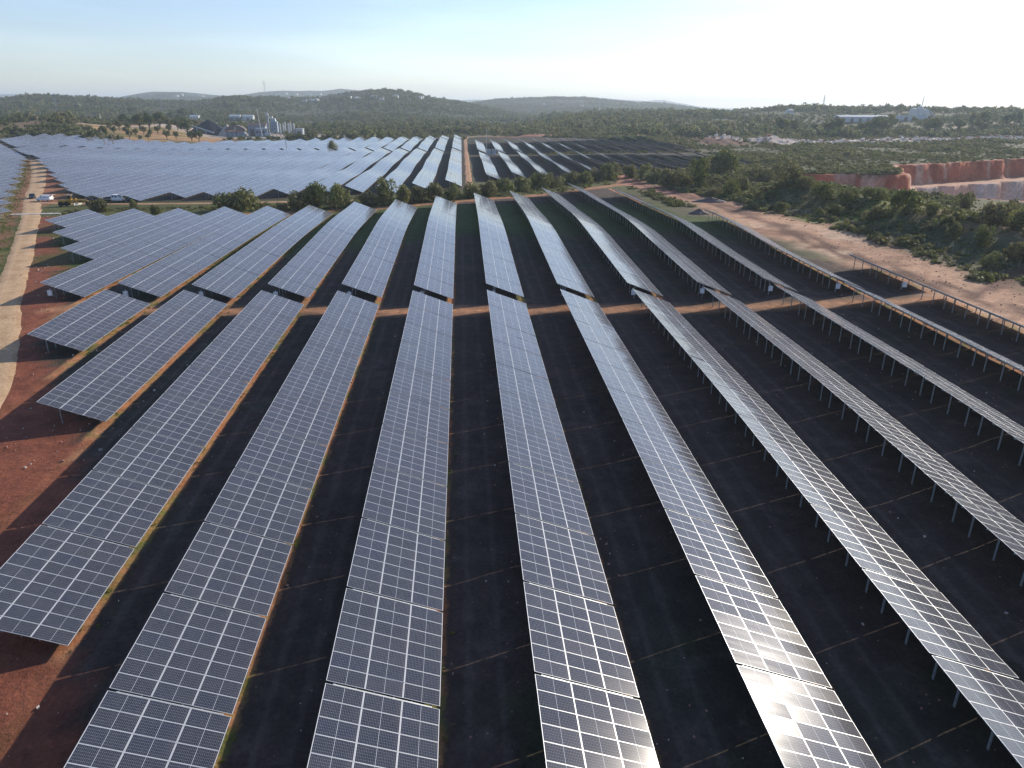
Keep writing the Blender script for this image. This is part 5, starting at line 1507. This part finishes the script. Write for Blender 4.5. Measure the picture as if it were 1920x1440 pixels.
M_ST1 = plain('pale_stone', (0.55, 0.47, 0.40), 0.9, 0, 0.2, 1.0, 0.2); M_ST2 = plain('red_stone', (0.38, 0.20, 0.15), 0.9, 0, 0.2, 1.0, 0.2); M_ST3 = plain('white_stone', (0.70, 0.66, 0.60), 0.9, 0, 0.1, 1.0, 0.2)
def yard_pts(rg2, n):
    t = rg2.uniform(0, 1, n)
    x = 200 + 290 * t + rg2.normal(0, 8, n); y = np.interp(t, [0, 0.2, 1], [575, 572, 625]) + rg2.normal(0, 14, n)
    return np.stack([x, y], 1)
stone_mesh(800, yard_pts, 0.5, 2.4, 3, 'stone_blocks', [M_ST1, M_ST2, M_ST3, M_ST1], 'pale quarried blocks spread over the stone yard')
def soil_pts(rg2, n):
    L = smooth_line(ROAD_L, 0.5); i = rg2.integers(0, len(L), n)
    x = L[i, 0] + rg2.uniform(2.8, 17, n); y = L[i, 1] + rg2.uniform(-9, 3, n)
    x2 = rg2.uniform(74, 96, n); y2 = rg2.uniform(85, 215, n); k = rg2.uniform(0, 1, n) < 0.35
    return np.stack([np.where(k, x2, x), np.where(k, y2, y)], 1)
stone_mesh(3600, soil_pts, 0.03, 0.20, 4, 'field_stones', [M_ST1, M_ST2, M_ST2, M_ST2], 'small stones lying on the red soil and the bare track')
def gap_pts(rg2, n):
    x = rg2.uniform(-45, 72, n); y = 14 + 95 * rg2.uniform(0, 1, n) ** 1.4
    return np.stack([x, y], 1)
stone_mesh(1800, gap_pts, 0.02, 0.14, 5, 'row_stones', [M_ST2, M_ST2, M_ST1], 'small pale stones scattered on the shaded soil between the rows')

# ------------------------------------------------------------------ haze
def haze():
    mb = MB()
    x0, x1 = gx[0] - 120, gx[-1] + 120; y0, y1 = gy[0] - 120, gy[-1] + 120
    z0 = float(GZ.min()) - 1.0; z1 = max(float(GZ.max()) + 40, 60.0)
    mb.box(((x0 + x1) / 2, (y0 + y1) / 2, (z0 + z1) / 2), (x1 - x0, y1 - y0, z1 - z0))
    mt = bpy.data.materials.new('haze'); mt.use_nodes = True
    nt = mt.node_tree; nt.nodes.clear()
    out = nt.nodes.new('ShaderNodeOutputMaterial')
    v = nt.nodes.new('ShaderNodeVolumePrincipled')
    v.inputs['Color'].default_value = (0.76, 0.89, 1.0, 1)
    v.inputs['Density'].default_value = HAZE_DENSITY
    v.inputs['Anisotropy'].default_value = 0.25
    nt.links.new(v.outputs[0], out.inputs['Volume'])
    o = mb.build('haze', [mt]); tag(o, 'pale blue haze filling the air over the whole landscape', 'haze', kind='stuff')
HAZE_DENSITY = 0.00013
haze()
